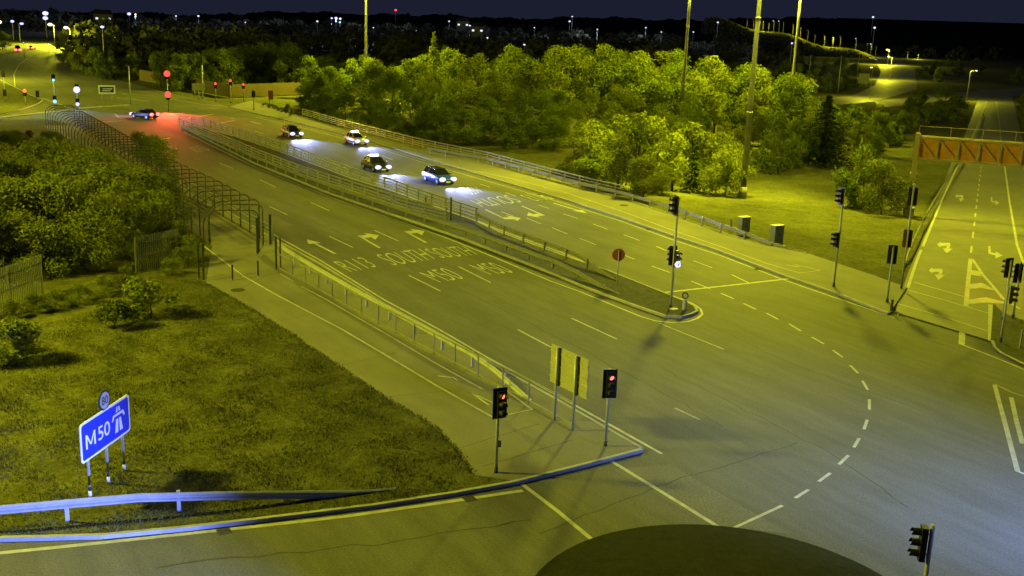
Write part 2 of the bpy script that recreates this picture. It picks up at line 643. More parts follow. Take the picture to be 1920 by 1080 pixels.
slab(gp([(1857, 642), (1862, 655), (1875, 666), (1920, 688), (2200, 770), (2200, 640), (1990, 560), (1960, 590), (1920, 604), (1880, 590), (1862, 572)]), -0.1, 0.12, 'signal_island', M['verge'])
slab(gp([(-500, 182), (0, 215), (40, 206), (74, 194), (80, 188), (60, 180), (0, 150), (-60, 120), (-400, 100)]), -0.1, 0.1, 'corner_island', M['grass'])

# low dark mound standing in for a round form taken as camera housing
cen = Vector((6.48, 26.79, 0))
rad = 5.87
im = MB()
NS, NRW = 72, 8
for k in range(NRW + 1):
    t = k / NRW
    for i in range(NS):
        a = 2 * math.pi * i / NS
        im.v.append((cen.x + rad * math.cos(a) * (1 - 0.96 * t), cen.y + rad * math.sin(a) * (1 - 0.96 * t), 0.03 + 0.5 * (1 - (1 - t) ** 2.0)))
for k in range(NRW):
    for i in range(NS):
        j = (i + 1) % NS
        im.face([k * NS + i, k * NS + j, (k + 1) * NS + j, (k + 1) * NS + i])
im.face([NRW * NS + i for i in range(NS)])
structure(im, 'dark_round_mound', M['dark_mound'])

# kerbstones
def kerb(pts, name='kerb', side=1, w=0.16, z1=0.135):
    mb = MB()
    off = offset(pts, w * side)
    for a, b, c, d in zip(pts, pts[1:], off, off[1:]):
        poly = [a, b, d, c] if side < 0 else [a, b, d, c]
        mb.prism(poly, -0.05, z1)
    bm = bmesh.new()
    me = mb.mesh(name)
    bm.from_mesh(me)
    bmesh.ops.remove_doubles(bm, verts=bm.verts[:], dist=0.001)
    bmesh.ops.recalc_face_normals(bm, faces=bm.faces[:])
    bm.to_mesh(me)
    bm.free()
    me.materials.append(M['kerb'])
    o = bpy.data.objects.new(name, me)
    COL.objects.link(o)
    o['kind'] = 'structure'
    return o

kerb(slip_kerb, side=-1)
kerb(slip_kerb[9:] + left_edge[1:], side=-1)
kerb(right_edge, side=-1)
kerb(gp(ML + MN + MR), side=-1)
kerb(gp([(1920, 688), (1875, 666), (1862, 655), (1857, 642)]), side=-1)
kerb(gp([(2200, 770), (1920, 688)]), side=-1)
kerb(gp([(-500, 190), (0, 217), (40, 207), (74, 195), (81, 188), (60, 180), (0, 150), (-60, 120)]), side=1)
kerb(gp([(0, 222), (90, 212), (150, 204), (245, 198)]), side=1, w=0.7)

# ------------------------------------------------------------------ road markings
def ribbon(mb, pts, w, z):
    n = len(pts)
    o = len(mb.v)
    for i, p in enumerate(pts):
        a, b = pts[max(0, i - 1)], pts[min(n - 1, i + 1)]
        t = Vector((b.x - a.x, b.y - a.y, 0)).normalized()
        s = Vector((-t.y, t.x, 0)) * (w / 2)
        for q in (p - s, p + s):
            mb.v.append((q.x, q.y, (z(q) if callable(z) else z)))
    for i in range(n - 1):
        mb.face([o + 2 * i, o + 2 * i + 2, o + 2 * i + 3, o + 2 * i + 1])

def fine(pts, step=2.0):
    out = [pts[0]]
    for a, b in zip(pts, pts[1:]):
        k = max(1, int((b - a).length / step))
        for i in range(1, k + 1):
            out.append(a.lerp(b, i / k))
    return out

mk = MB()          # markings on the flat road
ZM = 0.006
def line(px, w=0.13):
    ribbon(mk, gp(px), w, ZM)

line([(1241, 851), (1130, 789), (1046, 742), (915, 671), (820, 616), (720, 562), (600, 488), (520, 444), (430, 393), (335, 342)], 0.14)
line([(345, 248), (400, 275), (480, 314), (620, 370), (700, 398), (773, 423), (829, 443), (879, 463), (933, 485), (996, 512), (1032, 527), (1085, 546), (1200, 593), (1230, 602), (1262, 605), (1290, 603), (1308, 597), (1317, 589), (1314, 580), (1300, 570), (1280, 561), (1240, 549), (1152, 515), (1052, 473), (935, 431), (890, 412)], 0.14)
line([(0, 1037), (180, 1019), (350, 1001), (500, 985), (650, 968), (820, 944), (980, 920)], 0.2)
line([(-500, 1068), (0, 1037)], 0.2)
line([(975, 905), (1045, 958), (1115, 1016)], 0.17)
line([(1140, 861), (1240, 922), (1347, 988)], 0.17)
line([(1240, 549), (1360, 536), (1485, 522)], 0.22)
line([(480, 220), (580, 243), (697, 274), (797, 306), (960, 353), (1060, 382), (1162, 414), (1262, 450), (1350, 479), (1475, 527), (1565, 558), (1680, 597), (1686, 585)], 0.12)
for a, b in [((352, 312), (372, 321)), ((412, 306), (437, 316)), ((420, 345), (446, 357)), ((487, 337), (517, 351)), ((505, 387), (539, 403)), ((583, 380), (617, 395)),
             ((617, 443), (662, 464)), ((702, 432), (747, 452)), ((766, 516), (826, 546)), ((860, 500), (920, 530)), ((971, 618), (1040, 655)), ((1072, 597), (1157, 636)),
             ((1009, 384), (1029, 391)), ((1056, 401), (1084, 410)), ((1112, 420), (1139, 430)), ((1169, 440), (1199, 451)), ((1231, 462), (1249, 470)), ((1300, 489), (1335, 502)), ((1372, 515), (1405, 531)),
             ((940, 397), (962, 405)), ((987, 409), (1015, 420)), ((1035, 427), (1064, 439)), ((1087, 447), (1117, 459)), ((1172, 479), (1189, 486)), ((1222, 499), (1256, 511)), ((1296, 527), (1332, 542)),
             ((570, 256), (588, 261)), ((625, 268), (643, 273)), ((717, 292), (737, 300)), ((745, 325), (764, 332)), ((775, 335), (790, 341)), ((478, 246), (494, 251)), ((900, 345), (918, 351)), ((948, 361), (968, 368))]:
    line([a, b], 0.12)
for a, b in [((1352, 550), (1375, 560)), ((1394, 569), (1417, 580)), ((1437, 587), (1459, 599)), ((1479, 607), (1502, 621)), ((1522, 632), (1545, 645)), ((1562, 657), (1580, 670)), ((1594, 685), (1609, 700)),
             ((1617, 714), (1627, 731)), ((1630, 749), (1630, 768)), ((1626, 787), (1620, 805)), ((1611, 822), (1601, 839)), ((1591, 854), (1573, 871)), ((1557, 887), (1535, 903)), ((1516, 918), (1491, 934)), ((1467, 948), (1376, 990))]:
    line([a, b], 0.13)
# markings at the far junction
line([(150, 232), (235, 226), (300, 221)], 0.25)
line([(430, 200), (380, 196), (320, 186)], 0.2)
line([(215, 212), (222, 220), (235, 224)], 0.15)
for a, b in [((320, 214), (345, 212)), ((350, 222), (400, 214)), ((370, 205), (410, 203)), ((405, 232), (440, 226)), ((470, 228), (490, 233)), ((432, 222), (441, 222)), ((290, 180), (230, 176)), ((280, 190), (220, 183))]:
    line([a, b], 0.3)
line([(22, 190), (28, 160), (26, 140), (35, 122), (60, 104)], 0.2)
line([(80, 184), (130, 202)], 0.2)
line([(38, 172), (72, 188)], 0.25)
structure(mk, 'road_markings', M['paint'])
wm = MB()
ribbon(wm, gp([(1236, 606), (1357, 655)]), 0.12, ZM)
ribbon(wm, gp([(1265, 765), (1312, 787)]), 0.12, ZM)
ribbon(wm, gp([(1865, 720), (1895, 735), (1940, 750)]), 0.14, ZM)
structure(wm, 'worn_markings', M['worn_paint'])
ym = MB()
ribbon(ym, gp([(1865, 722), (1886, 800), (1908, 884), (1930, 892)]), 0.2, ZM)
ribbon(ym, gp([(1896, 745), (1906, 790), (1917, 832)]), 0.2, ZM)
ribbon(ym, gp([(1805, 608), (1803, 646)]), 0.32, ZM)
ribbon(ym, gp([(1803, 646), (1860, 668), (1930, 697)]), 0.14, ZM)
structure(ym, 'junction_lines', M['paint'])

# footway markings (cycle lane)
fm = MB()
ZF = 0.127
def fline(px, w=0.1):
    ribbon(fm, gp(px, 0.12), w, ZF)
fline([(375, 456), (457, 518), (520, 554), (640, 617), (720, 664), (820, 724), (925, 783), (998, 768), (935, 722)], 0.12)
fline([(525, 513), (550, 528)], 0.1)
fline([(565, 537), (610, 561), (720, 624), (820, 683), (905, 730)], 0.1)
fline([(884, 737), (917, 760), (926, 756), (884, 737)], 0.1)
fline([(820, 705), (850, 708), (858, 714)], 0.1)
fline([(700, 272), (800, 302), (960, 335), (1060, 361), (1160, 394), (1262, 432), (1350, 462), (1440, 495), (1500, 512), (1538, 507), (1490, 496)], 0.09)
fline([(1476, 497), (1500, 501)], 0.12)
structure(fm, 'footway_markings', M['paint'])

# slip road markings
rm = MB()
def rline(px, w=0.14, up=0.028):
    pts = fine([atg(*p) for p in px])
    ribbon(rm, pts, w, lambda q: hgt(q.x, q.y) + up)
rline([(1702, 541), (1725, 474), (1760, 390), (1800, 300), (1850, 190)], 0.2)
rline([(1714, 530), (1808, 557)], 0.16)
rline([(1686, 540), (1770, 563), (1853, 588)], 0.13)
rline([(1676, 568), (1770, 595), (1853, 622)], 0.13)
rline([(1690, 543), (1677, 572)], 0.15)
rline([(1857, 572), (1857, 640)], 0.25)
rline([(1811, 574), (1815, 530), (1820, 482)], 0.28)
rline([(1820, 482), (1842, 515), (1880, 560), (1912, 580)], 0.22)
rline([(1882, 300), (1893, 380), (1907, 460), (1925, 510)], 0.2)
rline([(1882, 300), (1875, 240), (1868, 190)], 0.2)
for a, b in [(475, 462), (447, 435), (424, 416), (407, 400), (392, 386), (379, 374), (368, 364), (358, 354), (349, 345), (340, 336), (331, 328), (323, 320), (316, 313), (309, 306), (302, 299)]:
    f = lambda y: 1821 + (470 - y) * 0.117
    rline([(f(a), a), (f(b), b)], 0.16)
def rpoly(px, up=0.03):
    pts = [atg(*p) for p in px]
    rm.add([(p.x, p.y, hgt(p.x, p.y) + up) for p in pts], [tuple(range(len(pts)))])
rpoly([(1819, 507), (1835, 509), (1841, 519), (1818, 516)])
rpoly([(1817, 533), (1842, 531), (1868, 546), (1842, 541), (1817, 542)])
rpoly([(1816, 563), (1848, 558), (1880, 566), (1905, 572), (1880, 570), (1848, 568), (1815, 571)])
# turn arrows
def left_straight(cx, cy, k):
    q = lambda pts: rpoly([(cx + x * k, cy + y * k) for x, y in pts])
    q([(-15, -3), (-8, -9), (-9, -6), (9, -6), (10, -1), (-9, 0), (-8, 3)])
    q([(3.5, -0.5), (10, -1), (8, 4), (2, 4)])
    q([(-4, 4), (14, 5), (2, 14)])
left_straight(1772, 462, 1.0)
left_straight(1757, 511, 1.06)
left_straight(1800, 370, 0.62)
def right_turn(cx, cy, k):
    q = lambda pts: rpoly([(cx + x * k, cy + y * k) for x, y in pts])
    q([(-13, -13), (-9, -13), (-8, -1), (-13, 1)])
    q([(-13, 1), (-8, -1), (3, 1), (2, 5)])
    q([(1, -3), (14, 5), (0, 10)])
right_turn(1866, 475, 1.0)
right_turn(1866, 378, 0.62)
structure(rm, 'slip_road_markings', M['paint'])

# lane arrows on the main road
am = MB()
def arrow(base, tip, kind, w=0.2, hw=0.95, hl=1.6):
    a, b = at(*base), at(*tip)
    L = (b - a).length
    d = (b - a).normalized()
    s = Vector((d.y, -d.x, 0))                  # right of travel
    P = lambda x, y: tuple((a + s * x + d * y)[:2]) + (ZM + 0.002,)
    if kind == 'ahead':
        am.add([P(-w / 2, 0), P(w / 2, 0), P(w / 2, L - hl), P(-w / 2, L - hl)], [(0, 1, 2, 3)])
        am.add([P(-hw / 2, L - hl), P(hw / 2, L - hl), P(0, L)], [(0, 1, 2)])
    else:
        k = 1 if kind == 'right' else -1
        am.add([P(-w / 2, 0), P(w / 2, 0), P(w / 2, L - 1.0), P(-w / 2, L - 0.6)], [(0, 1, 2, 3)])
        am.add([P(-0.12 * k, L - 1.3), P(0.7 * k, L - 1.0), P(0.7 * k, L - 0.1), P(-0.12 * k, L - 0.2)], [(0, 1, 2, 3) if k > 0 else (3, 2, 1, 0)])
        am.add([P(0.7 * k, L - 2.0), P(1.5 * k, L - 0.5), P(0.7 * k, L + 0.7)], [(0, 1, 2) if k > 0 else (2, 1, 0)])
arrow((629, 476), (575, 449), 'ahead')
arrow((712, 465), (671, 441), 'right')
arrow((799, 455), (758, 433), 'right')
arrow((910, 393), (950, 412), 'left')
arrow((978, 386), (1022, 405), 'right')
arrow((1038, 381), (1101, 400), 'ahead')
arrow((300, 262), (322, 258), 'ahead')
structure(am, 'lane_arrows', M['paint'])

# lane lettering
def letter_mesh(txt, weight=-0.012):
    cu = bpy.data.curves.new('lettering', 'FONT')
    cu.body = txt
    cu.size = 1
    cu.offset = weight
    o = bpy.data.objects.new('lettering', cu)
    COL.objects.link(o)
    bpy.context.view_layer.update()
    me = bpy.data.meshes.new_from_object(o.evaluated_get(bpy.context.evaluated_depsgraph_get()))
    bpy.data.objects.remove(o)
    bpy.data.curves.remove(cu)
    return me

def road_text(mb, txt, bl, br, tr, tl):
    me = letter_mesh(txt)
    xs = [v.co.x for v in me.vertices]
    ys_ = [v.co.y for v in me.vertices]
    x0, x1, y0, y1 = min(xs), max(xs), min(ys_), max(ys_)
    A, B, C, D = (at(*p) for p in (bl, br, tr, tl))
    vs = []
    for v in me.vertices:
        u, t = (v.co.x - x0) / (x1 - x0), (v.co.y - y0) / (y1 - y0)
        p = A.lerp(B, u).lerp(D.lerp(C, u), t)
        vs.append((p.x, p.y, ZM + 0.003))
    mb.add(vs, [tuple(p.vertices) for p in me.polygons])
    bpy.data.meshes.remove(me)

tm = MB()
road_text(tm, 'R113', (658, 510), (708, 500), (677, 482), (624, 491))
road_text(tm, 'SOUTH', (738, 498), (816, 486), (785, 466), (703, 478))
road_text(tm, 'SOUTH', (829, 484), (896, 478), (868, 461), (793, 467))
road_text(tm, 'M50', (826, 530), (873, 522), (832, 502), (784, 511))
road_text(tm, 'M50', (920, 515), (966, 511), (922, 492), (878, 497))
road_text(tm, 'M50', (890, 349), (865, 353), (884, 366), (906, 361))
road_text(tm, 'SOUTH', (950, 366), (880, 375), (905, 388), (980, 379))
road_text(tm, 'R113', (997, 361), (973, 366), (1006, 377), (1040, 373))
road_text(tm, 'M50', (312, 283), (334, 279), (322, 272), (302, 276))
road_text(tm, 'R113', (372, 287), (394, 281), (368, 273), (354, 277))
structure(tm, 'lane_lettering', M['paint'])

# manholes
mh = MB()
for px, py in ((446, 544), (1170, 385)):
    p = at(px, py, 0.12)
    mh.disc((p.x, p.y, 0.128), (0, 0, 1), 0.42, 0.012, 20)
structure(mh, 'manhole_covers', M['iron'])

M['patch_light'] = layered('asphalt_old_patch', (0.108, 0.106, 0.1), [(0.5, 0.85, 1.15, 0), (12, 0.7, 1.3, 0)], 0.78, 0.25, 0.13)
M['seal'] = mat('bitumen_seal', (0.035, 0.035, 0.035), 0.8, 0.4, 2)
pd = MB()
for px in ([(1150, 880), (1330, 985), (1480, 1000), (1255, 870)], [(440, 395), (520, 435), (550, 422), (470, 383)]):
    pd.add([(q.x, q.y, 0.0025) for q in gp(px)], [(0, 1, 2, 3)])
structure(pd, 'old_road_patches', M['patch_light'])
sd = MB()
def wander(px, w, z, amp=0.12):
    pts = fine(gp(px, 0), 0.7)
    rr = random.Random(int(px[0][0] * 7 + px[0][1]))
    ribbon(sd, [p + Vector((rr.uniform(-amp, amp), rr.uniform(-amp, amp), 0)) for p in pts], w, z)
for px in ([(1240, 690), (1420, 780), (1560, 850), (1700, 950)], [(300, 1062), (700, 1020), (1000, 975)], [(900, 560), (1060, 640), (1230, 730), (1360, 800)], [(1330, 610), (1480, 680), (1700, 760)], [(620, 430), (760, 495), (900, 560)], [(1010, 1000), (1250, 905), (1500, 830)]):
    wander(px, 0.05, 0.0045)
structure(sd, 'crack_seals', M['seal'])
sd = MB()
for px in ([(735, 748), (846, 737)], [(520, 607), (600, 590)], [(860, 846), (1010, 800)], [(438, 552), (500, 520)], [(640, 690), (745, 664)], [(905, 880), (1075, 830)]):
    wander(px, 0.03, 0.1235, 0.01)
structure(sd, 'footway_joints', M['seal'])
dg = MB()
for px, py in ((1180, 838), (985, 728), (780, 610), (640, 527), (880, 935), (420, 996), (1215, 430), (1420, 505), (1010, 365)):
    q = at(px, py, 0.0)
    dg.box((q.x, q.y, 0.004), (0.42, 0.42, 0.012), math.atan2(ROADD.y, ROADD.x))
structure(dg, 'drain_covers', M['iron'])

# ------------------------------------------------------------------ railings and barriers
def along(pts, step, start=0.0):
    """points every step metres along a polyline"""
    out, acc, nxt = [], 0.0, start
    for a, b in zip(pts, pts[1:]):
        L = (b - a).length
        while nxt <= acc + L + 1e-6:
            out.append((a.lerp(b, (nxt - acc) / max(L, 1e-9)), (b - a).normalized()))
            nxt += step
        acc += L
    return out

def w_beam(mb, pts, side, zt, h=0.31):
    """corrugated W profile swept along pts; zt gives the height of the top at each point; side = +1 face to the left of travel"""
    prof = [(0.0, 1.0), (0.055, 0.86), (0.055, 0.72), (0.0, 0.56), (0.0, 0.44), (0.055, 0.28), (0.055, 0.14), (0.0, 0.0)]
    n = len(pts)
    o = len(mb.v)
    m = len(prof)
    for i, p in enumerate(pts):
        a, b = pts[max(0, i - 1)], pts[min(n - 1, i + 1)]
        t = Vector((b.x - a.x, b.y - a.y, 0)).normalized()
        s = Vector((-t.y, t.x, 0)) * side
        for (x, z) in prof:
            q = p + s * (x + 0.08)
            mb.v.append((q.x, q.y, p.z + zt[i] - h * (1 - z)))
        for (x, z) in prof[::-1]:
            q = p + s * (x + 0.068)
            mb.v.append((q.x, q.y, p.z + zt[i] - h * (1 - z)))
    k = 2 * m
    for i in range(n - 1):
        for j in range(k):
            j2 = (j + 1) % k
            mb.face([o + i * k + j, o + i * k + j2, o + (i + 1) * k + j2, o + (i + 1) * k + j])
    mb.face([o + j for j in range(k)])
    mb.face([o + (n - 1) * k + j for j in range(k)][::-1])

def barrier(px, label, side=1, z=0.1, top=0.75, ramp_end=None, ramp_start=None, step=3.2, m='steel', terrain=False, group=None, beams=1):
    pts = [atg(*p, z) if terrain else at(p[0], p[1], z) for p in px]
    pts = fine(pts, 2.0)
    tot = [0]
    for a, b in zip(pts, pts[1:]):
        tot.append(tot[-1] + (b - a).length)
    def top_at(s):
        v = top
        if ramp_end and s > tot[-1] - ramp_end:
            v = max(0.06, top * (tot[-1] - s) / ramp_end)
        if ramp_start and s < ramp_start:
            v = max(0.06, top * s / ramp_start)
        return v
    root = empty('crash_barrier', pts[0], 0, label, 'crash barrier', group)
    c0 = pts[0]
    loc = [p - c0 for p in pts]
    bm_ = MB()
    w_beam(bm_, loc, side, [top_at(s) for s in tot])
    bm_.build('beam', M[m], root)
    for p, t in along(pts, step, 0.6):
        s = sum(0 for _ in ())
        # distance along
        best = min(range(len(pts)), key=lambda i: (pts[i] - p).length)
        hh = top_at(tot[best]) - 0.04
        if hh < 0.2:
            continue
        q = p - c0
        pm = MB()
        pm.box((q.x, q.y, q.z + hh / 2 - 0.1), (0.12, 0.1, hh + 0.2), math.atan2(t.y, t.x))
        pm.build('post', M[m], root)
    return root

barrier([(-340, 990), (0, 989), (128, 977), (262, 965), (420, 951), (560, 936), (660, 926), (742, 916)], 'blue grey steel crash barrier along the near slip road kerb', side=-1, z=0.12, top=0.78, ramp_end=7.5, step=3.4)
barrier([(800, 288), (910, 307), (1085, 354), (1165, 373), (1260, 402), (1357, 438), (1440, 461), (1526, 478)], 'steel crash barrier behind the footway, passing the two cabinets', side=1, z=0.05, top=0.75, ramp_end=8, step=3.0)
barrier([(890, 413), (935, 438), (1052, 482), (1156, 527)], 'median crash barrier on the oncoming side, ending beside the round red sign', side=1, z=0.12, top=0.72, ramp_end=5, step=3.0, m='dull_steel')
barrier([(340, 243), (400, 267), (480, 304), (620, 359), (700, 386), (781, 413), (869, 441), (996, 488), (1045, 506), (1163, 552)], 'long median crash barrier beside the outbound carriageway', side=-1, z=0.12, top=0.68, ramp_end=6, step=3.0, m='dull_steel')
barrier([(525, 474), (540, 487), (610, 530), (666, 563), (757, 615), (850, 667), (930, 712), (1000, 751)], 'yellow lit crash barrier between guardrail and outbound carriageway', side=-1, z=0.12, top=0.8, ramp_end=4, step=3.0)
barrier([(1691, 502), (1716, 447), (1738, 405), (1760, 366), (1802, 300), (1845, 215)], 'steel crash barrier along the slip road under the gantry', side=-1, z=0.03, top=0.75, ramp_start=5, step=3.2, terrain=True, m='bronze_rail')

def parapet(px, label, z=0.12, h=1.1, rails=(1.08, 0.78, 0.5, 0.24), step=2.6, m='bronze_rail', group=None, name='bridge_parapet'):
    pts = [at(p[0], p[1], z) for p in px]
    root = empty(name, pts[0], 0, label, 'bridge railing', group)
    c0 = pts[0]
    rmb = MB()
    for k, r in enumerate(rails):
        for a, b in zip(pts, pts[1:]):
            rmb.bar(a - c0 + Vector((0, 0, r)), b - c0 + Vector((0, 0, r)), 0.07 if k else 0.1, 0.1 if k == 0 else 0.075)
    rmb.build('rails', M[m], root)
    for p, t in along(pts, step, 0.0):
        q = p - c0
        pm = MB()
        pm.box((q.x, q.y, h / 2), (0.09, 0.12, h), math.atan2(t.y, t.x))
        pm.build('post', M[m], root)
    return root

parapet([(338, 231), (387, 237), (447, 257), (537, 287), (660, 335), (735, 358), (791, 380), (821, 390), (895, 415)], 'median bridge railing beside the oncoming headlights')
parapet([(336, 236), (400, 262), (480, 297), (562, 330), (652, 360), (706, 378), (762, 396), (838, 414)], 'median bridge railing nearer the outbound lanes', m='dull_steel')
parapet([(567, 217), (650, 241), (790, 277), (910, 302), (1085, 350), (1168, 370)], 'outer bridge railing in front of the dense wood', step=2.9)
P5 = offset(left_edge[7:], 0.35)
def par_world(pts, label, step=2.6, m='dull_steel', **k):
    c0 = pts[0] + Vector((0, 0, 0.12))
    root = empty('bridge_parapet', c0, 0, label, 'bridge railing')
    rmb = MB()
    for i, r in enumerate((1.1, 0.8, 0.5, 0.22)):
        for a, b in zip(pts, pts[1:]):
            rmb.bar(a - pts[0] + Vector((0, 0, r)), b - pts[0] + Vector((0, 0, r)), 0.08, 0.08)
    rmb.build('rails', M[m], root)
    for p, t in along(pts, step, 0.0):
        q = p - pts[0]
        pm = MB()
        pm.box((q.x, q.y, 0.56), (0.09, 0.12, 1.12), math.atan2(t.y, t.x))
        pm.build('post', M[m], root)
par_world(P5, 'bridge railing between the caged path and outbound lanes')

# pedestrian guardrail along the cycle footway
gpts = [at(x, y, 0.12) for x, y in [(525, 507), (590, 541), (665, 584), (720, 613), (803, 658), (887, 702), (978, 748), (1028, 776), (1076, 803)]]
groot = empty('pedestrian_guardrail', gpts[0], 0, 'long grey pedestrian guardrail beside the cycle lane', 'guardrail')
gm = MB()
for a, b in zip(gpts, gpts[1:]):
    for zz in (1.05, 0.12):
        gm.bar(a - gpts[0] + Vector((0, 0, zz)), b - gpts[0] + Vector((0, 0, zz)), 0.05, 0.05)
gm.build('rails', M['dull_steel'], groot)
for p, t in along(gpts, 2.0, 0.0):
    q = p - gpts[0]
    pm = MB()
    pm.box((q.x, q.y, 0.54), (0.05, 0.05, 1.08), math.atan2(t.y, t.x))
    pm.build('post', M['dull_steel'], groot)

# caged footbridge path: hoops and mesh rails
def cage(path, wid, label, hs, step=2.4, m='dark_steel', h=2.9):
    """path = right-hand side of the walkway, running away from the camera"""
    c0 = path[0].copy()
    root = empty('walkway_cage', c0, 0, label, 'walkway cage')
    samples = along(path, step, 0.0)
    hoops = []
    for p, t in samples:
        s = Vector((-t.y, t.x, 0))
        pr = [(0, 0), (0, h - 0.25), (0.25, h)]
        pr += [(wid - 1.1 + 1.1 * math.sin(a), h - 1.1 + 1.1 * math.cos(a)) for a in [i * math.pi / 2 / 7 for i in range(8)]]
        pr += [(wid, 0)]
        hoops.append([p - c0 + s * x + Vector((0, 0, z + 0.12)) for x, z in pr])
    for hp in hoops:
        hm = MB()
        hm.tube(hp, 0.045, 6)
        hm.build('hoop', M[m], root)
    rmb = MB()
    rmb.use(M[m])
    n = len(hoops[0])
    ids = list(range(n))
    for a, b in zip(hoops, hoops[1:]):
        for i in range(n - 1):
            for u in (0.0, 0.33, 0.66) if i in (0, n - 2) else (0.0,):
                rmb.bar(a[i].lerp(a[i + 1], u), b[i].lerp(b[i + 1], u), 0.025, 0.025)
        # straight part of the roof
        for u in (0.25, 0.5, 0.75):
            rmb.bar(a[2].lerp(a[3], u), b[2].lerp(b[3], u), 0.025, 0.025)
    rmb.build('mesh_rails', M[m], root)
    return root

inner = offset(left_edge[7:], 0.9)
d0 = at(486, 476)
# start the cage where the first tall posts stand
start = min(range(len(inner) - 1), key=lambda i: (inner[i] - d0).length)
pth = fine([d0] + [p for p in inner if (p - d0).dot(ROADD) > 3], 3)
cage(pth, 3.7, 'long dark hooped cage over the footbridge path', 2.9)

def pillar(px, py, h, w, label, name='gate_post', m='dark_steel', cat='post', cap=True, group=None):
    p = at(px, py, 0.1)
    mb = MB()
    mb.use(M[m])
    mb.box((0, 0, h / 2), (w, w, h), 0.5)
    if cap:
        mb.box((0, 0, h + 0.02), (w * 1.3, w * 1.3, 0.04), 0.5)
    mb.use(M['dull_steel']).box((0, 0, 0.03), (w * 1.9, w * 1.9, 0.06), 0.5)
    o = mb.build(name)
    o.location = p
    tag(o, label, cat, group)
    return o
pillar(483, 477, 2.5, 0.13, 'dark tall post at the near right end of the cage')
pillar(518, 507, 2.2, 0.1, 'dark post at the start of the grey guardrail')
pillar(526, 503, 2.0, 0.09, 'reddish dark post just right of the guardrail start', m='rust_back')
pillar(507, 460, 2.2, 0.14, 'thick dark post between cage and crash barrier')
pillar(373, 524, 2.1, 0.1, 'dark gate post at the lawn edge, outer one of the pair')
pillar(382, 527, 2.3, 0.1, 'dark gate post at the lawn edge, beside the path')
pillar(436, 526, 0.95, 0.09, 'short bollard on the grass side of the white cycle line', name='bollard', cat='bollard')
pillar(484, 518, 0.95, 0.09, 'short bollard on the guardrail side of the cycle line', name='bollard', cat='bollard')
pillar(798, 401, 1.5, 0.08, 'thin dark post leaning by the median railing', name='marker_post', cap=False)
pillar(845, 415, 2.0, 0.1, 'dark post ending the median railing', name='end_post', cap=False)

# palisade fences
def palisade(p, q, h, label, m='palisade', step=0.16, rails=(0.45, 0.8), pw=0.07, name='palisade_fence', posts=2.7, cat='fence', zb=0.1):
    p = Vector((p.x, p.y, zb)); q = Vector((q.x, q.y, zb))
    root = empty(name, p, 0, label, cat)
    d = (q - p)
    L = d.length
    d.normalize()
    a = math.atan2(d.y, d.x)
    mb = MB()
    n = int(L / step)
    for i in range(n + 1):
        c = d * (i * L / n)
        hh = h * (1 + random.uniform(-0.006, 0.006))
        o = len(mb.v)
        s = d * (pw / 2)
        tn = Vector((-d.y, d.x, 0)) * 0.012
        b = [c - s, c + s]
        fr = [(b[0], 0.05), (b[1], 0.05), (b[1], hh - 0.1), (c, hh), (b[0], hh - 0.1)]
        for k in (1, -1):
            for v, z in fr:
                w = v + tn * k
                mb.v.append((w.x, w.y, z))
        mb.face([o + 4, o + 3, o + 2, o + 1, o])
        mb.face([o + 5 + i2 for i2 in range(5)])
        for i2 in range(5):
            j2 = (i2 + 1) % 5
            mb.face([o + i2, o + j2, o + 5 + j2, o + 5 + i2])
    nrm = Vector((-d.y, d.x, 0)) * 0.04
    for r in rails:
        mb.bar(nrm + Vector((0, 0, h * r)), d * L + nrm + Vector((0, 0, h * r)), 0.04, 0.05)
    mb.build('pales', M[m], root)
    k = max(1, int(L / posts))
    for i in range(k + 1):
        c = d * (i * L / k) + nrm * 2
        pm = MB()
        pm.box((c.x, c.y, h * 0.48), (0.1, 0.06, h * 0.96), a)
        pm.build('post', M[m], root)
    return root
palisade(at(-120, 640), at(82, 556), 2.4, 'grey palisade fence behind the low bushes, cut by the left edge')
palisade(at(258, 517), at(334, 500), 2.4, 'grey palisade fence beside the cage entrance, behind a bush')
palisade(at(262, 152), at(430, 184), 2.6, 'brown timber fence at the far junction, red from the signal', m='fence_wood', step=0.2, pw=0.19, name='boundary_fence')
palisade(at(430, 184), at(568, 178), 2.6, 'brown timber fence behind the row of red signals', m='fence_wood', step=0.2, pw=0.19, name='boundary_fence')

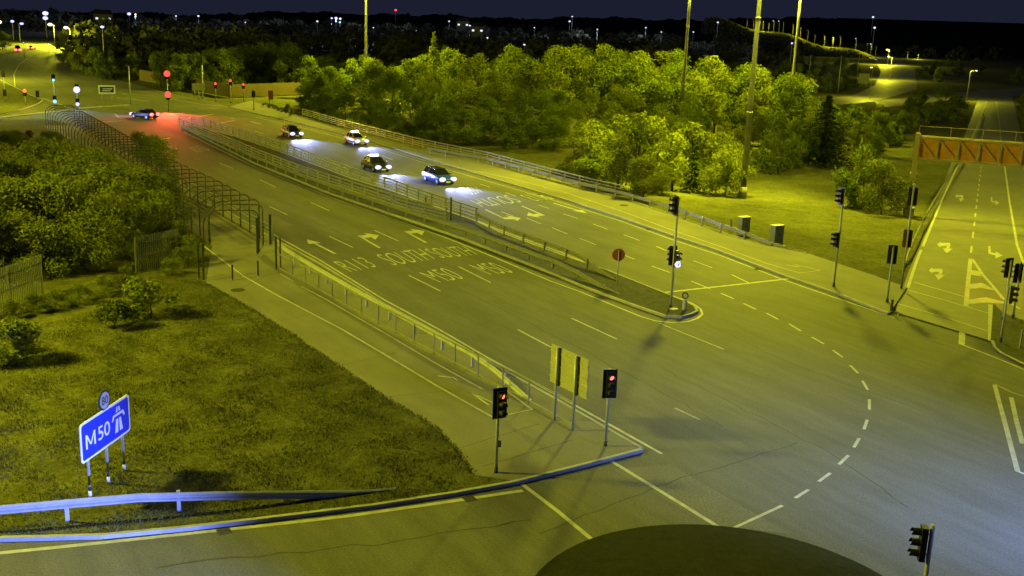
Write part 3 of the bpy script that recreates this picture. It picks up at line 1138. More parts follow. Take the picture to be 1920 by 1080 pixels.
# low vegetation strip and planter at the far end of the footway
# ------------------------------------------------------------------ traffic signals
HEADS = {}
def signal_head(parent, z, face, off=0.22, lit=None, lit_mat='red_on', board=True, back=None, lens_r=0.1, scale=1.0, scales=None):
    """three aspect head on a pole; face = heading the lenses look along (radians, world)"""
    f = Vector((math.cos(face), math.sin(face), 0))
    s = Vector((-f.y, f.x, 0))
    c = f * 0.2 + s * off * 0 + Vector((0, 0, z))
    h = MB()
    h.use(M['black'])
    h.box(c, (0.16, 0.3, 0.98), face)
    if board:
        h.use(back or M['black'])
        h.box(c - f * 0.075, (0.02, 0.56, 1.16), face)
    h.use(M['dull_steel'])
    for zz in (-0.3, 0.3):
        h.bar(Vector((0, 0, z + zz)), c + Vector((0, 0, zz)) - f * 0.08, 0.05, 0.05)
    head = h.build('signal_head', None, parent)
    for i, zz in enumerate((0.31, 0.0, -0.31)):
        lm = MB()
        on = (lit is not None and i in (lit if isinstance(lit, (list, tuple)) else [lit]))
        scale = scales[i] if scales else scale
        lm.disc(c + f * 0.085 + Vector((0, 0, zz)), f, lens_r if not on else max(lens_r * 0.9, 0.1 * scale), 0.03, 16)
        if on and scale > 1.0:
            lm = MB()
            lm.ball(c + f * 0.12 + Vector((0, 0, zz)), 0.115 * scale, 12)
        lm.build('lens', M[lit_mat] if on else M['lens_off'], head)
        vm_ = MB()
        o = 0
        K = 10
        for k in range(K + 1):
            a = math.radians(-15 + 210 * k / K)
            for (r, ex) in ((0.125, 0.0), (0.125, 0.26 - 0.05 * math.sin(a)), (0.115, 0.26 - 0.05 * math.sin(a)), (0.115, 0.0)):
                q = c + f * (0.08 + ex) + s * (math.cos(a) * r) + Vector((0, 0, zz + math.sin(a) * r))
                vm_.v.append(tuple(q))
        for k in range(K):
            for j in range(4):
                j2 = (j + 1) % 4
                vm_.face([4 * k + j, 4 * k + j2, 4 * k + 4 + j2, 4 * k + 4 + j])
        vm_.build('visor', M['black'], head)
    return head

def signal(base, top_z, label, heads, z0=0.12, r=0.055, m='pole', light=None, button=False, lean=0.0, dark=False):
    root = empty('traffic_signal', base, 0, label, 'traffic signal')
    p = MB()
    p.use(M['dark_steel'] if dark else M[m])
    p.tube([(0, 0, -0.1), (0, 0, top_z)], r, 10)
    p.use(M['dark_steel']).tube([(0, 0, -0.1), (0, 0, 0.22)], r * 1.35, 10)
    p.build('pole', None, root)
    for h in heads:
        signal_head(root, **h)
    if button:
        b = MB()
        b.box((0.09, 0.0, 1.15), (0.12, 0.14, 0.24))
        b.build('push_button_box', M['dull_steel'], root)
    return root

PI = math.pi
def face_to(base, tx, ty):
    return math.atan2(ty - base.y, tx - base.x)
bn = at(930, 886, 0.12)
signal(bn, 3.3, 'near signal on the paved corner with red lit, beside the cycle lane end', [dict(z=2.72, face=math.radians(-62), lit=0)], button=True)
bn2 = at(1135, 836, 0.12)
signal(bn2, 3.15, 'red lit signal behind the crossing kerb, right of the direction sign back', [dict(z=2.6, face=math.radians(-80), lit=0)], button=False)
bi = at(1257, 577, 0.12)
hh = lambda b, py: height_to(b, py)
signal(bi, 6.55, 'tall signal on the median nose with green lit and a black head on top',
       [dict(z=hh(bi, 385), face=math.radians(200), board=True), dict(z=hh(bi, 480), face=math.radians(118), board=True), dict(z=hh(bi, 484), face=math.radians(-50), board=False, lit=[0, 2], lit_mat='green_on', scales=(1.0, 1.0, 1.7))], r=0.07)
br = at(1563, 537, 0.12)
signal(br, 6.4, 'tall signal on the footway kerb with two dark heads facing left',
       [dict(z=hh(br, 368), face=math.radians(195)), dict(z=hh(br, 449), face=math.radians(200), board=False)], r=0.065)
bl1 = at(1690, 541, 0.1)
signal(bl1, 6.9, 'tall signal beside the slip road stop line, reddish board below a black one',
       [dict(z=hh(bl1, 369), face=math.radians(75)), dict(z=hh(bl1, 448), face=math.radians(75), back=M['rust_back'])], r=0.06)
bl2 = at(1663, 566, 0.12)
signal(bl2, 3.5, 'short signal at the kerb corner with its dark board turned away', [dict(z=hh(bl2, 478), face=math.radians(80))], r=0.06)
b5 = at(1880, 600, 0.12)
signal(b5, 3.6, 'signal on the right island with a brown board turned away', [dict(z=hh(b5, 503), face=math.radians(112), back=M['rust_back'], lit=0)], r=0.06)
b6 = at(1899, 596, 0.12)
signal(b6, 3.4, 'signal on the right island with black head, second from its edge', [dict(z=hh(b6, 513), face=math.radians(100), lit=0)], r=0.06)
_ls = b5 + Vector((-0.2, 0.75, 2.9))
lamp('SPOT', _ls, 1900, (1.0, 0.22, 0.02), None, 0.2, spot=math.radians(62), blend=1.0, aim=at(1856, 520) - _ls)
b7 = at(1876, 640, 0.12)
signal(b7, 3.1, 'signal at the island front with a narrow dark head', [dict(z=hh(b7, 551), face=math.radians(-30), board=False)], r=0.055)
b8p = at(1722, 1180, 0.12)
signal(b8p, hh(b8p, 984), 'signal seen from the side at the bottom edge, visors pointing left', [dict(z=hh(b8p, 1020), face=math.radians(172), board=False)], r=0.06)
pillar(1912, 652, 1.0, 0.07, 'thin grey post at the right edge of the island', name='guide_post', m='pole', cap=False)
pillar(1671, 584, 0.7, 0.1, 'dark leaning bollard at the kerb corner by the crossing line', name='bollard', cat='bollard')

# far junction signals
def far_signal(px, base_py, heads, label, lights=None, r=0.08):
    b = at(px, base_py, 0.1)
    hs = []
    for (hpx, hpy, lit, lm, sc) in heads:
        f = face_to(b, 0, 0)
        z = height_to(b, hpy)
        # the lit lens sits at the requested row
        dz = {0: -0.31, 1: 0.0, 2: 0.31, None: 0}[lit]
        hs.append(dict(z=z + dz, face=f, lit=lit, lit_mat=lm, scale=sc, board=True))
    t = max(h['z'] for h in hs) + 0.6
    root = signal(b, t, label, hs, r=r)
    for h in hs:
        if h['lit'] is not None and lights:
            fv = Vector((math.cos(h['face']), math.sin(h['face']), 0))
            lamp('SPOT', fv * 0.9 + Vector((0, 0, h['z'])), lights[1], lights[0], root, 0.2, spot=math.radians(110), blend=0.8, aim=fv - Vector((0, 0, 0.16)))
    return root
RED, GRN, BLU = (1, 0.08, 0.05), (0.25, 0.9, 1.0), (0.5, 0.55, 1.0)
far_signal(316, 208, [(315, 138, 0, 'red_far', 4.4), (317, 177, 0, 'red_far', 4.4)], 'tall far signal with two bright red lights above each other', (RED, 20000))
far_signal(405, 190, [(405, 157, 0, 'red_far', 1.9)], 'far red signal nearest the yellow sign back', (RED, 220))
far_signal(433, 192, [(433, 151, 0, 'red_far', 2.2)], 'far red signal, highest in the row before the timber fence', (RED, 300))
far_signal(457, 189, [(455, 158, 0, 'red_far', 1.9)], 'far red signal just left of the unlit dark one', (RED, 220))
far_signal(476, 206, [(474, 176, None, 'red_far', 1)], 'unlit dark signal on the far footway corner')
far_signal(48, 196, [(45, 170, 0, 'orange_far', 2.6)], 'far orange red signal left of the green ones', ((1, 0.2, 0.04), 500))
far_signal(104, 208, [(103, 150, 2, 'green_far', 2.0), (104, 190, 2, 'green_far', 2.6)], 'far tall signal with two green lights', (GRN, 500))
far_signal(146, 204, [(145, 168, 2, 'green_on', 4.6), (141, 195, 2, 'green_on', 2.6)], 'far signal with one dazzling white light above a dot', (BLU, 900))
far_signal(71, 190, [(70, 176, None, 'red_far', 1)], 'dark far signal between the orange and green lights')
far_signal(10, 190, [(5, 138, None, 'red_far', 1), (8, 174, None, 'red_far', 1)], 'tall dark far signal at the left picture edge')
far_signal(46, 106, [(46, 80, 2, 'green_far', 1.8)], 'distant green signal beside the red tail lights', (GRN, 200))
far_signal(92, 98, [(92, 82, 2, 'green_far', 2.2)], 'distant green signal in front of the bright tree', (GRN, 200))

# ------------------------------------------------------------------ signs
def lettering_on(root, txt, origin, right, up, size, m, nrm, name='lettering', width=None, bold=0.0):
    me = letter_mesh(txt, 0.008)
    xs = [v.co.x for v in me.vertices]
    ys_ = [v.co.y for v in me.vertices]
    x0, x1, y0, y1 = min(xs), max(xs), min(ys_), max(ys_)
    sy = size / (y1 - y0)
    sx = (width / (x1 - x0)) if width else sy
    mb = MB()
    vs = [origin + right * ((v.co.x - x0) * sx) + up * ((v.co.y - y0) * sy) + nrm * 0.012 for v in me.vertices]
    mb.add(vs, [tuple(p.vertices) for p in me.polygons])
    bpy.data.meshes.remove(me)
    return mb.build(name, m, root)

def rounded(w, h, r, n=6):
    out = []
    for cx, cz, a0 in ((w / 2 - r, h / 2 - r, 0), (-w / 2 + r, h / 2 - r, 90), (-w / 2 + r, -h / 2 + r, 180), (w / 2 - r, -h / 2 + r, 270)):
        for k in range(n + 1):
            a = math.radians(a0 + 90 * k / n)
            out.append((cx + r * math.cos(a), cz + r * math.sin(a)))
    return out

def plate(mb, c, right, nrm, poly, thick):
    up = Vector((0, 0, 1))
    o = len(mb.v)
    n = len(poly)
    for k in (1, -1):
        for x, z in poly:
            mb.v.append(tuple(c + right * x + up * z + nrm * (thick / 2 * k)))
    mb.face([o + i for i in range(n)])
    mb.face([o + n + i for i in range(n)][::-1])
    for i in range(n):
        j = (i + 1) % n
        mb.face([o + j, o + i, o + n + i, o + n + j])

# M 50 motorway sign with the 80 roundel
A, B = at(171, 936, 0.12), at(237, 884, 0.12)
Lf, Rt = at(153, 935), at(243, 884)
# the board is wider than its posts
base_c = (A + B) / 2
right = (B - A).normalized()
nrm = Vector((right.y, -right.x, 0))
if nrm.dot(-base_c) < 0:
    nrm = -nrm
sroot = empty('motorway_sign', base_c, 0, 'blue M 50 motorway sign on three posts with an 80 roundel', 'road sign')
sb = height_to(A, 860)
st = height_to(A, 792)
bw = (B - A).length * 1.36
bh = st - sb + 0.1
cz = sb + bh / 2 - 0.05
mb = MB()
mb.use(M['sign_white'])
plate(mb, Vector((0, 0, cz)), right, nrm, rounded(bw, bh, 0.14), 0.03)
mb.use(M['sign_back'])
plate(mb, Vector((0, 0, cz)) - nrm * 0.025, right, nrm, rounded(bw * 0.98, bh * 0.98, 0.14), 0.02)
brd = mb.build('sign_board', None, sroot)
mb = MB()
plate(mb, Vector((0, 0, cz)) + nrm * 0.016, right, nrm, rounded(bw - 0.16, bh - 0.16, 0.1), 0.006)
mb.build('blue_panel', M['sign_blue'], brd)
up = Vector((0, 0, 1))
f0 = Vector((0, 0, cz)) + nrm * 0.012
mm = MB()
def mq(x, z):
    return f0 + right * (bw * (-0.41 + 0.19 * x)) + up * (bh * (-0.2 + 0.36 * z)) + nrm * 0.012
for quad in ([(0, 0), (.17, 0), (.17, 1), (0, 1)], [(.83, 0), (1, 0), (1, 1), (.83, 1)], [(.17, 1), (.17, .72), (.42, .18), (.5, .3)], [(.83, 1), (.5, .3), (.58, .18), (.83, .72)], [(.42, .18), (.58, .18), (.5, .3)]):
    mm.add([mq(*t) for t in quad], [tuple(range(len(quad)))])
mm.build('lettering', M['sign_white'], brd)
lettering_on(brd, '50', f0 + right * (-bw * 0.17) + up * (-bh * 0.2), right, up, bh * 0.36, M['sign_white'], nrm, width=bw * 0.24)
mw = MB()
q = lambda x, z: f0 + right * (bw * x) + up * (bh * z) + nrm * 0.012
mw.add([q(0.17, -0.3), q(0.235, -0.3), q(0.25, 0.05), q(0.2, 0.05)], [(0, 1, 2, 3)])
mw.add([q(0.27, -0.3), q(0.335, -0.3), q(0.305, 0.05), q(0.265, 0.05)], [(0, 1, 2, 3)])
mw.add([q(0.11, 0.04), q(0.14, 0.04), q(0.17, 0.13), q(0.335, 0.13), q(0.36, 0.04), q(0.395, 0.04), q(0.36, 0.19), q(0.145, 0.19)], [(0, 1, 2, 7), (2, 3, 6, 7), (3, 4, 5, 6)])
mw.add([q(0.205, 0.23), q(0.24, 0.23), q(0.245, 0.36), q(0.225, 0.36)], [(0, 1, 2, 3)])
mw.add([q(0.265, 0.23), q(0.3, 0.23), q(0.28, 0.36), q(0.262, 0.36)], [(0, 1, 2, 3)])
mw.build('motorway_symbol', M['sign_white'], brd)
for x in (-0.34, 0.03, 0.37):
    pm = MB()
    bx = right * (bw * x) - nrm * 0.08
    pm.use(M['pole']).tube([bx + Vector((0, 0, -0.1)), bx + Vector((0, 0, st))], 0.05, 10)
    pm.use(M['sign_white']).tube([bx + Vector((0, 0, 0.08)), bx + Vector((0, 0, 0.26))], 0.053, 10)
    pm.use(M['sign_black']).tube([bx + Vector((0, 0, 0.28)), bx + Vector((0, 0, 0.42))], 0.053, 10)
    pm.build('post', None, sroot)
rz_ = st + 0.36
rc = right * (-bw * 0.0) + Vector((0, 0, rz_))
rmb = MB()
rmb.use(M['sign_black']).disc(rc, nrm, 0.36, 0.03, 28)
rmb.use(M['roundel']).disc(rc + nrm * 0.012, nrm, 0.29, 0.02, 28)
rnd = rmb.build('speed_roundel', None, sroot)
lettering_on(rnd, '80', rc + nrm * 0.016 - right * 0.2 - up * 0.14, right, up, 0.29, M['sign_black'], nrm, width=0.4)

# direction sign seen from behind
A, B = at(1043, 787, 0.12), at(1077, 806, 0.12)
bc = (A + B) / 2
right = (B - A).normalized()
nrm = Vector((right.y, -right.x, 0))
if nrm.dot(-bc) < 0:
    nrm = -nrm
dr = empty('direction_sign', bc, 0, 'yellowish back of a direction sign beside the crossing', 'road sign')
zt, zb = height_to(A, 650), height_to(A, 722)
w = 2.05
tilt = 0
mb = MB()
mb.use(M['sign_back'])
ch = Vector((0, 0, (zt + zb) / 2)) 
bw2, bh2 = 2.0 * (B - A).length, zt - zb
for k in range(3):
    plate(mb, ch + up * (bh2 * (k - 1) / 3) + right * 0.08, right, nrm, [(bw2 / 2, bh2 / 6 - 0.008), (-bw2 / 2, bh2 / 6 - 0.008), (-bw2 / 2, -bh2 / 6 + 0.008), (bw2 / 2, -bh2 / 6 + 0.008)], 0.03)
for k in range(3):
    mb.bar(ch + right * (-bw2 / 2 + 0.08) + up * (bh2 * (k - 1) / 3) + nrm * 0.03, ch + right * (bw2 / 2 + 0.08) + up * (bh2 * (k - 1) / 3) + nrm * 0.03, 0.04, 0.05)
mb.build('sign_board', None, dr)
hl_ = (B - A).length / 2
for x, dk in ((-hl_, 1), (hl_, 1)):
    pm = MB()
    bx = right * x + nrm * 0.09
    pm.use(M['steel']).tube([bx + Vector((0, 0, -0.1)), bx + Vector((0, 0, zt - 0.02))], 0.06, 10)
    pm.build('post', None, dr)
    cm = MB()
    cm.box(bx - nrm * 0.02 + right * 0.1 + Vector((0, 0, (zt + zb) / 2)), (0.08, 0.05, bh2), math.atan2(right.y, right.x))
    cm.build('channel', M['dark_steel'], dr)

# round red sign on the median
b = at(1157, 531, 0.12)
nr = empty('round_sign', b, 0, 'round faded red sign on a thin post on the median', 'road sign')
zc = height_to(b, 478)
f = Vector((0, -1, 0)).normalized()
pm = MB()
pm.tube([(0, -0.03, -0.1), (0, -0.03, zc + 0.3)], 0.035, 8)
pm.build('post', M['pole'], nr)
rm_ = MB()
rm_.disc((0, 0.03, zc), (0, -1, 0.0), 0.41, 0.03, 28)
rm_.build('disc', M['dull_red'], nr)

# keep-left bollard on the nose
b = at(1283, 581, 0.12)
kb = empty('keep_left_bollard', b, 0, 'small pale bollard with a round arrow sign on the median nose', 'bollard')
pm = MB()
pm.tube([(0, 0, 0), (0, 0, 0.12), (0, 0, 0.6), (0, 0, 0.66)], [0.16, 0.13, 0.12, 0.06], 12)
pm.build('body', M['sign_back'], kb)
pm = MB()
fd = Vector((-0.35, -0.93, 0)).normalized()
pm.use(M['sign_black']).disc(Vector((0, 0, 0.86)), fd, 0.2, 0.03, 20)
pm.use(M['sign_back']).disc(Vector((0, 0, 0.86)) + fd * 0.012, fd, 0.13, 0.02, 20)
pm.build('arrow_sign', None, kb)
pl = MB()
pl.prism([(0.26 * math.cos(a), 0.2 * math.sin(a)) for a in [i * PI / 4 for i in range(8)]], 0, 0.05)
o = pl.build('access_cover', M['sign_back'])
o.location = at(1263, 580, 0.12)
tag(o, 'pale concrete cover at the foot of the median signal', 'cover')

# utility cabinets
def cabinet(px, py, w, d, h, label, rz):
    b = at(px, py, -0.03)
    root = empty('utility_cabinet', b, rz, label, 'cabinet')
    m_ = MB()
    m_.box((0, 0, 0.06), (w + 0.1, d + 0.1, 0.12)); m_.build('plinth', M['kerb'], root)
    m_ = MB()
    m_.box((0, 0, 0.12 + (h - 0.2) / 2), (w, d, h - 0.2)); m_.build('body', M['cabinet'], root)
    m_ = MB()
    m_.box((0, 0, h - 0.04), (w + 0.08, d + 0.08, 0.08)); m_.build('lid', M['sign_back'], root)
    for s in (-1, 1):
        m_ = MB()
        m_.box((s * w / 4, -d / 2 - 0.008, 0.12 + (h - 0.2) / 2), (w / 2 - 0.03, 0.012, h - 0.3))
        dd = m_.build('door', M['cabinet'], root)
        m_ = MB()
        m_.box((s * 0.06, -d / 2 - 0.024, 0.75), (0.025, 0.02, 0.16)); m_.build('handle', M['black'], dd)
cabinet(1393, 440, 0.85, 0.55, 1.5, 'grey green utility cabinet behind the barrier, left of the pair', 0.5)
cabinet(1455, 457, 0.9, 0.55, 1.5, 'grey green utility cabinet near the barrier end, right of the pair', 0.5)
pillar(1370, 431, 0.9, 0.1, 'small post behind the barrier, left of the cabinets', name='marker_post', m='dull_steel', cap=False)

# far signs
def far_sign(px, base_py, c_py, w, h, label, m, m2=None, posts=2):
    b = at(px, base_py, 0.05)
    root = empty('road_sign', b, math.atan2(-b.x, b.y) , label, 'road sign')
    zc = height_to(b, c_py)
    mb = MB()
    mb.use(M['sign_white'] if m2 else M[m]).box((0, 0, zc), (w, 0.05, h))
    bo = mb.build('sign_board', None, root)
    if m2:
        mb = MB()
        mb.box((0, -0.032, zc), (w - 0.5, 0.01, h - 0.5)); mb.build('panel', M[m2], bo)
        mb = MB()
        mb.box((0.1, -0.04, zc + 0.12), (w - 1.1, 0.008, 0.12)); mb.box((-0.1, -0.04, zc - 0.2), (w - 1.3, 0.008, 0.12)); mb.build('legend', M['sign_white'], bo)
    for k in range(posts):
        x = (k / (posts - 1) - 0.5) * w * 0.6
        mb = MB()
        mb.tube([(x, 0.07, -0.1), (x, 0.07, zc + h / 2)], 0.07, 8); mb.build('post', M['pole'], root)
far_sign(202, 199, 168, 2.7, 1.45, 'blue and white direction sign on two posts at the far junction', 'sign_white', 'sign_blue')
far_sign(373, 188, 163, 2.3, 1.3, 'yellow lit sign back on three posts at the far kerb', 'sign_back', None, 3)
far_sign(288, 150, 120, 1.9, 2.0, 'pale brown square sign below the unlit street lamp', 'gantry_yellow', None, 2)
far_sign(508, 196, 178, 0.9, 1.6, 'small orange sign before the timber fence', 'dull_red', None, 2)
far_sign(1618, 162, 147, 3.4, 3.2, 'grey sign back beside the curving motorway', 'cabinet', None, 2)

# ------------------------------------------------------------------ gantry over the slip road
gb = atg(1703, 404)
across = Vector((RAMP.y, -RAMP.x, 0))
gr = empty('sign_gantry', gb, 0, 'yellow lit truss gantry with orange panels across the slip road', 'gantry')
zg0, zg1 = height_to(gb, 297), height_to(gb, 257)
SP = 26.0
def leg(x):
    mb = MB()
    c = across * x
    mb.box(c + Vector((0, 0, zg1 / 2 + 0.2)), (0.45, 0.45, zg1 + 0.4), math.atan2(across.y, across.x))
    mb.box(c + Vector((0, 0, 4.2)), (0.6, 0.6, 0.15), math.atan2(across.y, across.x))
    l = mb.build('leg', M['gantry_yellow'], gr)
    mb = MB()
    mb.box(c + Vector((0, 0, 0.3)), (1.0, 1.0, 1.0), math.atan2(across.y, across.x))
    mb.build('footing', M['kerb'], l)
leg(0); leg(SP)
for yo in (0.0, 1.1):
    mb = MB()
    fw_ = RAMP * yo
    for z in (zg0, zg1):
        mb.bar(fw_ + Vector((0, 0, z)), across * SP + fw_ + Vector((0, 0, z)), 0.2, 0.2)
    n = 14
    for i in range(n + 1):
        x = across * (SP * i / n) + fw_
        mb.bar(x + Vector((0, 0, zg0)), x + Vector((0, 0, zg1)), 0.14, 0.14, up=across)
        if i < n and yo == 0.0:
            x2 = across * (SP * (i + 1) / n) + fw_
            mb.bar(x + Vector((0, 0, zg1)), x2 + Vector((0, 0, zg0)), 0.09, 0.09)
    mb.build('truss', M['gantry_yellow'], gr)
n = 14
for i in range(n):
    a, b_ = across * (SP * (i + 0.06) / n), across * (SP * (i + 0.94) / n)
    mb = MB()
    mid = (a + b_) / 2 + RAMP * 0.45 + Vector((0, 0, (zg0 + zg1) / 2))
    mb.box(mid, ((b_ - a).length, 0.05, zg1 - zg0 - 0.2), math.atan2(across.y, across.x))
    mb.build('panel', M['gantry_panel'], gr)
mb = MB()
mb.bar(Vector((0, 0, zg1 + 1.0)) + RAMP * 1.1, across * SP + Vector((0, 0, zg1 + 1.0)) + RAMP * 1.1, 0.05, 0.05)
for i in range(10):
    x = across * (SP * i / 9) + RAMP * 1.1
    mb.bar(x + Vector((0, 0, zg1)), x + Vector((0, 0, zg1 + 1.0)), 0.05, 0.05, up=across)
mb.build('handrail', M['gantry_yellow'], gr)

# ------------------------------------------------------------------ lamp columns
def mast(base, h, label, power, r0=0.3, r1=0.12, aims=None, name='lighting_mast', color=SODIUM, lit=True, group=None):
    root = empty(name, base, 0, label, 'lamp post', group)
    mb = MB()
    ks = [0, 0.35, 0.7, 1.0]
    mb.tube([(0, 0, -0.2 + (h + 0.2) * k) for k in ks], [r0 + (r1 - r0) * k for k in ks], 12)
    for k in (0.3, 0.62):
        z_ = h * k
        rr = r0 + (r1 - r0) * k
        mb.tube([(0, 0, z_ - 0.12), (0, 0, z_ + 0.12)], rr * 1.12, 12)
    mb.build('column', M['mast'], root)
    mb = MB()
    mb.box((0, -r0, 1.9), (0.3, 0.12, 0.9))
    mb.build('access_door', M['dark_steel'], root)
    mb = MB()
    mb.tube([(0, 0, 0), (0, 0, 1.2)], r0 * 1.3, 12)
    mb.build('base_sleeve', M['dull_steel'], root)
    hm = MB()
    K = 8
    for i in range(K):
        a = 2 * PI * i / K
        hm.bar((0, 0, h), (1.3 * math.cos(a), 1.3 * math.sin(a), h + 0.05), 0.07, 0.07)
    hm.tube([(0, 0, h - 0.15), (0, 0, h + 0.3)], 0.35, 12)
    head = hm.build('lamp_head', M['dull_steel'], root)
    for i in range(K):
        a = 2 * PI * i / K
        lm = MB()
        lm.box((1.3 * math.cos(a), 1.3 * math.sin(a), h), (0.5, 0.35, 0.16), a)
        lt = lm.build('floodlight', M['lantern'], head)
    if aims:
        for (ax, ay, az, size, share, bl) in aims:
            lamp('SPOT', (0, 0, h - 0.9), power * share, color, root, 2.4, spot=math.radians(size), blend=bl, aim=(ax, ay, az))
    else:
        lamp('POINT', (0, 0, h - 0.9), power, color, root, 0.7)
    return root

_lm = mast(Vector((25, 23, 0)), 11.0, 'unseen white fill lamp post right of the junction', 62000, 0.12, 0.07, color=(0.25, 0.4, 1.0), aims=[(-9.5, 13.5, -11, 58, 1.0, 1.0), (-14, 13, -9, 110, 0.05, 0.9)])  # unseen post added as cool fill for road, kerb and barrier
ma = atg(1392, 371)
mast(ma, 30.0, 'tall grey lighting mast standing on the bright grass verge', P_MAST_A, 0.33, 0.17, aims=[(-10, -45, -29, 165, 0.78, 0.5), (-9, 14, -24, 96, 0.62, 0.7)])
mast(Vector((-46, 37, 0)), 27.0, 'lighting mast on the lawn outside the left edge', P_MAST_L, aims=[(1, 0.3, -0.75, 158, 1.2, 0.5)])
mast(Vector((68, 116, hgt(68, 116))), 25.0, 'lighting mast right of the slip road behind the gantry', 62000)
p = at_d(686, 190, 225); p.z = hgt(p.x, p.y)
mast(p, 27.0, 'lighting mast rising from the wood above the left trees', P_MAST_FAR, 0.32, 0.2, aims=[(-14, -16, -24, 120, 1.5, 0.6), (30, 6, -20, 150, 1.5, 0.6)])
p = at_d(1276, 240, 200); p.z = hgt(p.x, p.y)
mast(p, 32.0, 'lighting mast rising behind the brightest part of the wood', P_MAST_FAR, 0.3, 0.22)
p = at_d(1478, 235, 215); p.z = hgt(p.x, p.y)
mast(p, 31.3, 'lighting mast with its glowing head at the top picture edge', P_MAST_FAR, 0.32, 0.22)

def street_lamp(base, h, label, lit=True, arm=1.2, adir=(1, 0), power=P_STREET, r=0.11, m='lantern', lr=0.28, color=SODIUM, group=None, light=True, cat='street lamp', name='street_lamp'):
    root = empty(name, base, 0, label, cat, group)
    mb = MB()
    d = Vector((adir[0], adir[1], 0)).normalized()
    if arm:
        mb.tube([(0, 0, -0.2), (0, 0, h * 0.5), (0, 0, h), tuple(d * arm + Vector((0, 0, h + 0.25)))], [r, r * 0.8, r * 0.6, r * 0.5], 8)
    else:
        mb.tube([(0, 0, -0.2), (0, 0, h)], [r, r * 0.7], 8)
    mb.build('column', M['pole'], root)
    if arm:
        lm = MB()
        tip = d * (arm + 0.25) + Vector((0, 0, h + 0.2))
        lm.use(M['dull_steel']).box(tip + Vector((0, 0, 0.12)), (0.8, 0.35, 0.14), math.atan2(d.y, d.x))
        hd = lm.build('lamp_head', None, root)
        if lit:
            lm = MB()
            lm.ball(tip, lr, 12, (1, 1, 0.6))
            lm.build('lantern', M[m], hd)
            if light:
                lamp('POINT', tip + Vector((0, 0, -0.6)), power, color, root, 0.3)
    return root

def lampat(px, bpy_, tpy, label, **k):
    b = at(px, bpy_, 0)
    return street_lamp(b, height_to(b, tpy), label, **k)
lampat(103, 84, 47, 'lit street lamp left of the bright roadside tree', adir=(-1, -0.3), lr=1.0, power=P_STREET * 6)
lampat(133, 90, 53, 'lit street lamp standing in the bright roadside tree', adir=(-1, -0.3), lr=0.9, power=P_STREET * 6)
lampat(-4, 86, 42, 'lit street lamp at the far left picture edge', adir=(1, -0.3), lr=1.1)
lampat(38, 78, 45, 'far street lamp with a blue white light', adir=(1, -0.2), lr=0.9, m='white_lantern', light=False)
lampat(294, 105, 57, 'unlit street lamp with a bent arm above the timber fence', lit=False, adir=(-1, -0.2), arm=2.2, r=0.16)
lampat(245, 196, 124, 'plain pale pole on the far junction island', lit=False, arm=0, r=0.13)
lampat(197, 142, 52, 'thin grey pole topped by a small blue white light', adir=(0.3, -1), arm=0.3, lr=0.5, m='white_lantern', light=False, r=0.12)
lampat(381, 185, 122, 'plain pale pole beside the yellow sign back', lit=False, arm=0, r=0.13)
# lamps that light the far junction, left of the frame
street_lamp(at(-150, 150), 12, 'lit street lamp left of the far junction', adir=(1, 0), power=P_STREET * 3)
street_lamp(at(-60, 205), 12, 'lit street lamp left of the near end of the far junction', adir=(1, 0.4), power=P_STREET * 0.5)
# lamps beside the motorway curve
for px, b_, t_, lb in ((1514, 170, 103, 'leftmost pale lamp post beside the motorway curve'), (1571, 172, 104, 'pale lamp post beside the motorway curve, middle of three'), (1605, 162, 104, 'pale lamp post beside the motorway curve, next to the grey sign')):
    b = atg(px, b_)
    street_lamp(b, height_to(b, t_), lb, lit=False, arm=0, r=0.16)
b = atg(1668, 150)
street_lamp(b, 12, 'lit lamp post over the motorway curve', adir=(-1, 0), power=P_STREET * 1.0, arm=2)
b = atg(1630, 186)
street_lamp(b, 11, 'lit lamp post at the near edge of the motorway curve', adir=(0, 1), power=P_STREET * 0.6, arm=2)
b = atg(1664, 122)
street_lamp(b, 12, 'lit lamp post at the far end of the motorway curve', adir=(-1, 0), power=P_STREET * 3, arm=2)
b = atg(1812, 190)
street_lamp(b, 11, 'lit lamp post beside the slip road beyond the gantry', adir=(1, 0), power=P_STREET * 0.4, arm=2)

# hillside road on the right horizon with its row of small lamp posts
def hill_pt(px):
    py = 44 + (px - 1380) * 0.235 + 4 * math.sin(px * 0.05)
    dist = 1250.0
    return at_d(px, py, dist)
em = MB()
hp = [hill_pt(x) for x in range(1340, 2100, 20)]
for i, p_ in enumerate(hp):
    d = Vector((p_.x, p_.y, 0)).normalized()
    for k, (back, z) in enumerate(((-70, -14), (-7, -1.2), (0, 0.0), (10, 0.0), (90, -16))):
        em.v.append((p_.x + d.x * back, p_.y + d.y * back, p_.z + z if z > -10 else -8))
for i in range(len(hp) - 1):
    for k in range(4):
        em.face([i * 5 + k, i * 5 + k + 1, (i + 1) * 5 + k + 1, (i + 1) * 5 + k])
structure(em, 'embankment', M['grass'])
k = 0
for px in (1400, 1412, 1424, 1441, 1450, 1460, 1468, 1486, 1514, 1527, 1545, 1562, 1575, 1604, 1632, 1641, 1700, 1760):
    b = hill_pt(px)
    hh_ = random.uniform(8.5, 12)
    o = street_lamp(b, hh_, 'small yellow lit lamp post along the hillside road', lit=px in (1424, 1450, 1460, 1604, 1632), arm=0.8, adir=(-1, 0), r=0.2, lr=0.6, m='white_lantern' if px != 1424 else 'lantern', light=False, group='lamp posts along the hillside road')
for px in (1430, 1500, 1560, 1625, 1720):
    b = hill_pt(px)
    d = Vector((b.x, b.y, 0)).normalized()
    street_lamp(b + d * 5, 10, 'street lamp lighting the hillside road verge', adir=(-d.x, -d.y), power=P_STREET * 0.8, r=0.15, lr=0.2, arm=5, group='verge lamps of the hillside road')

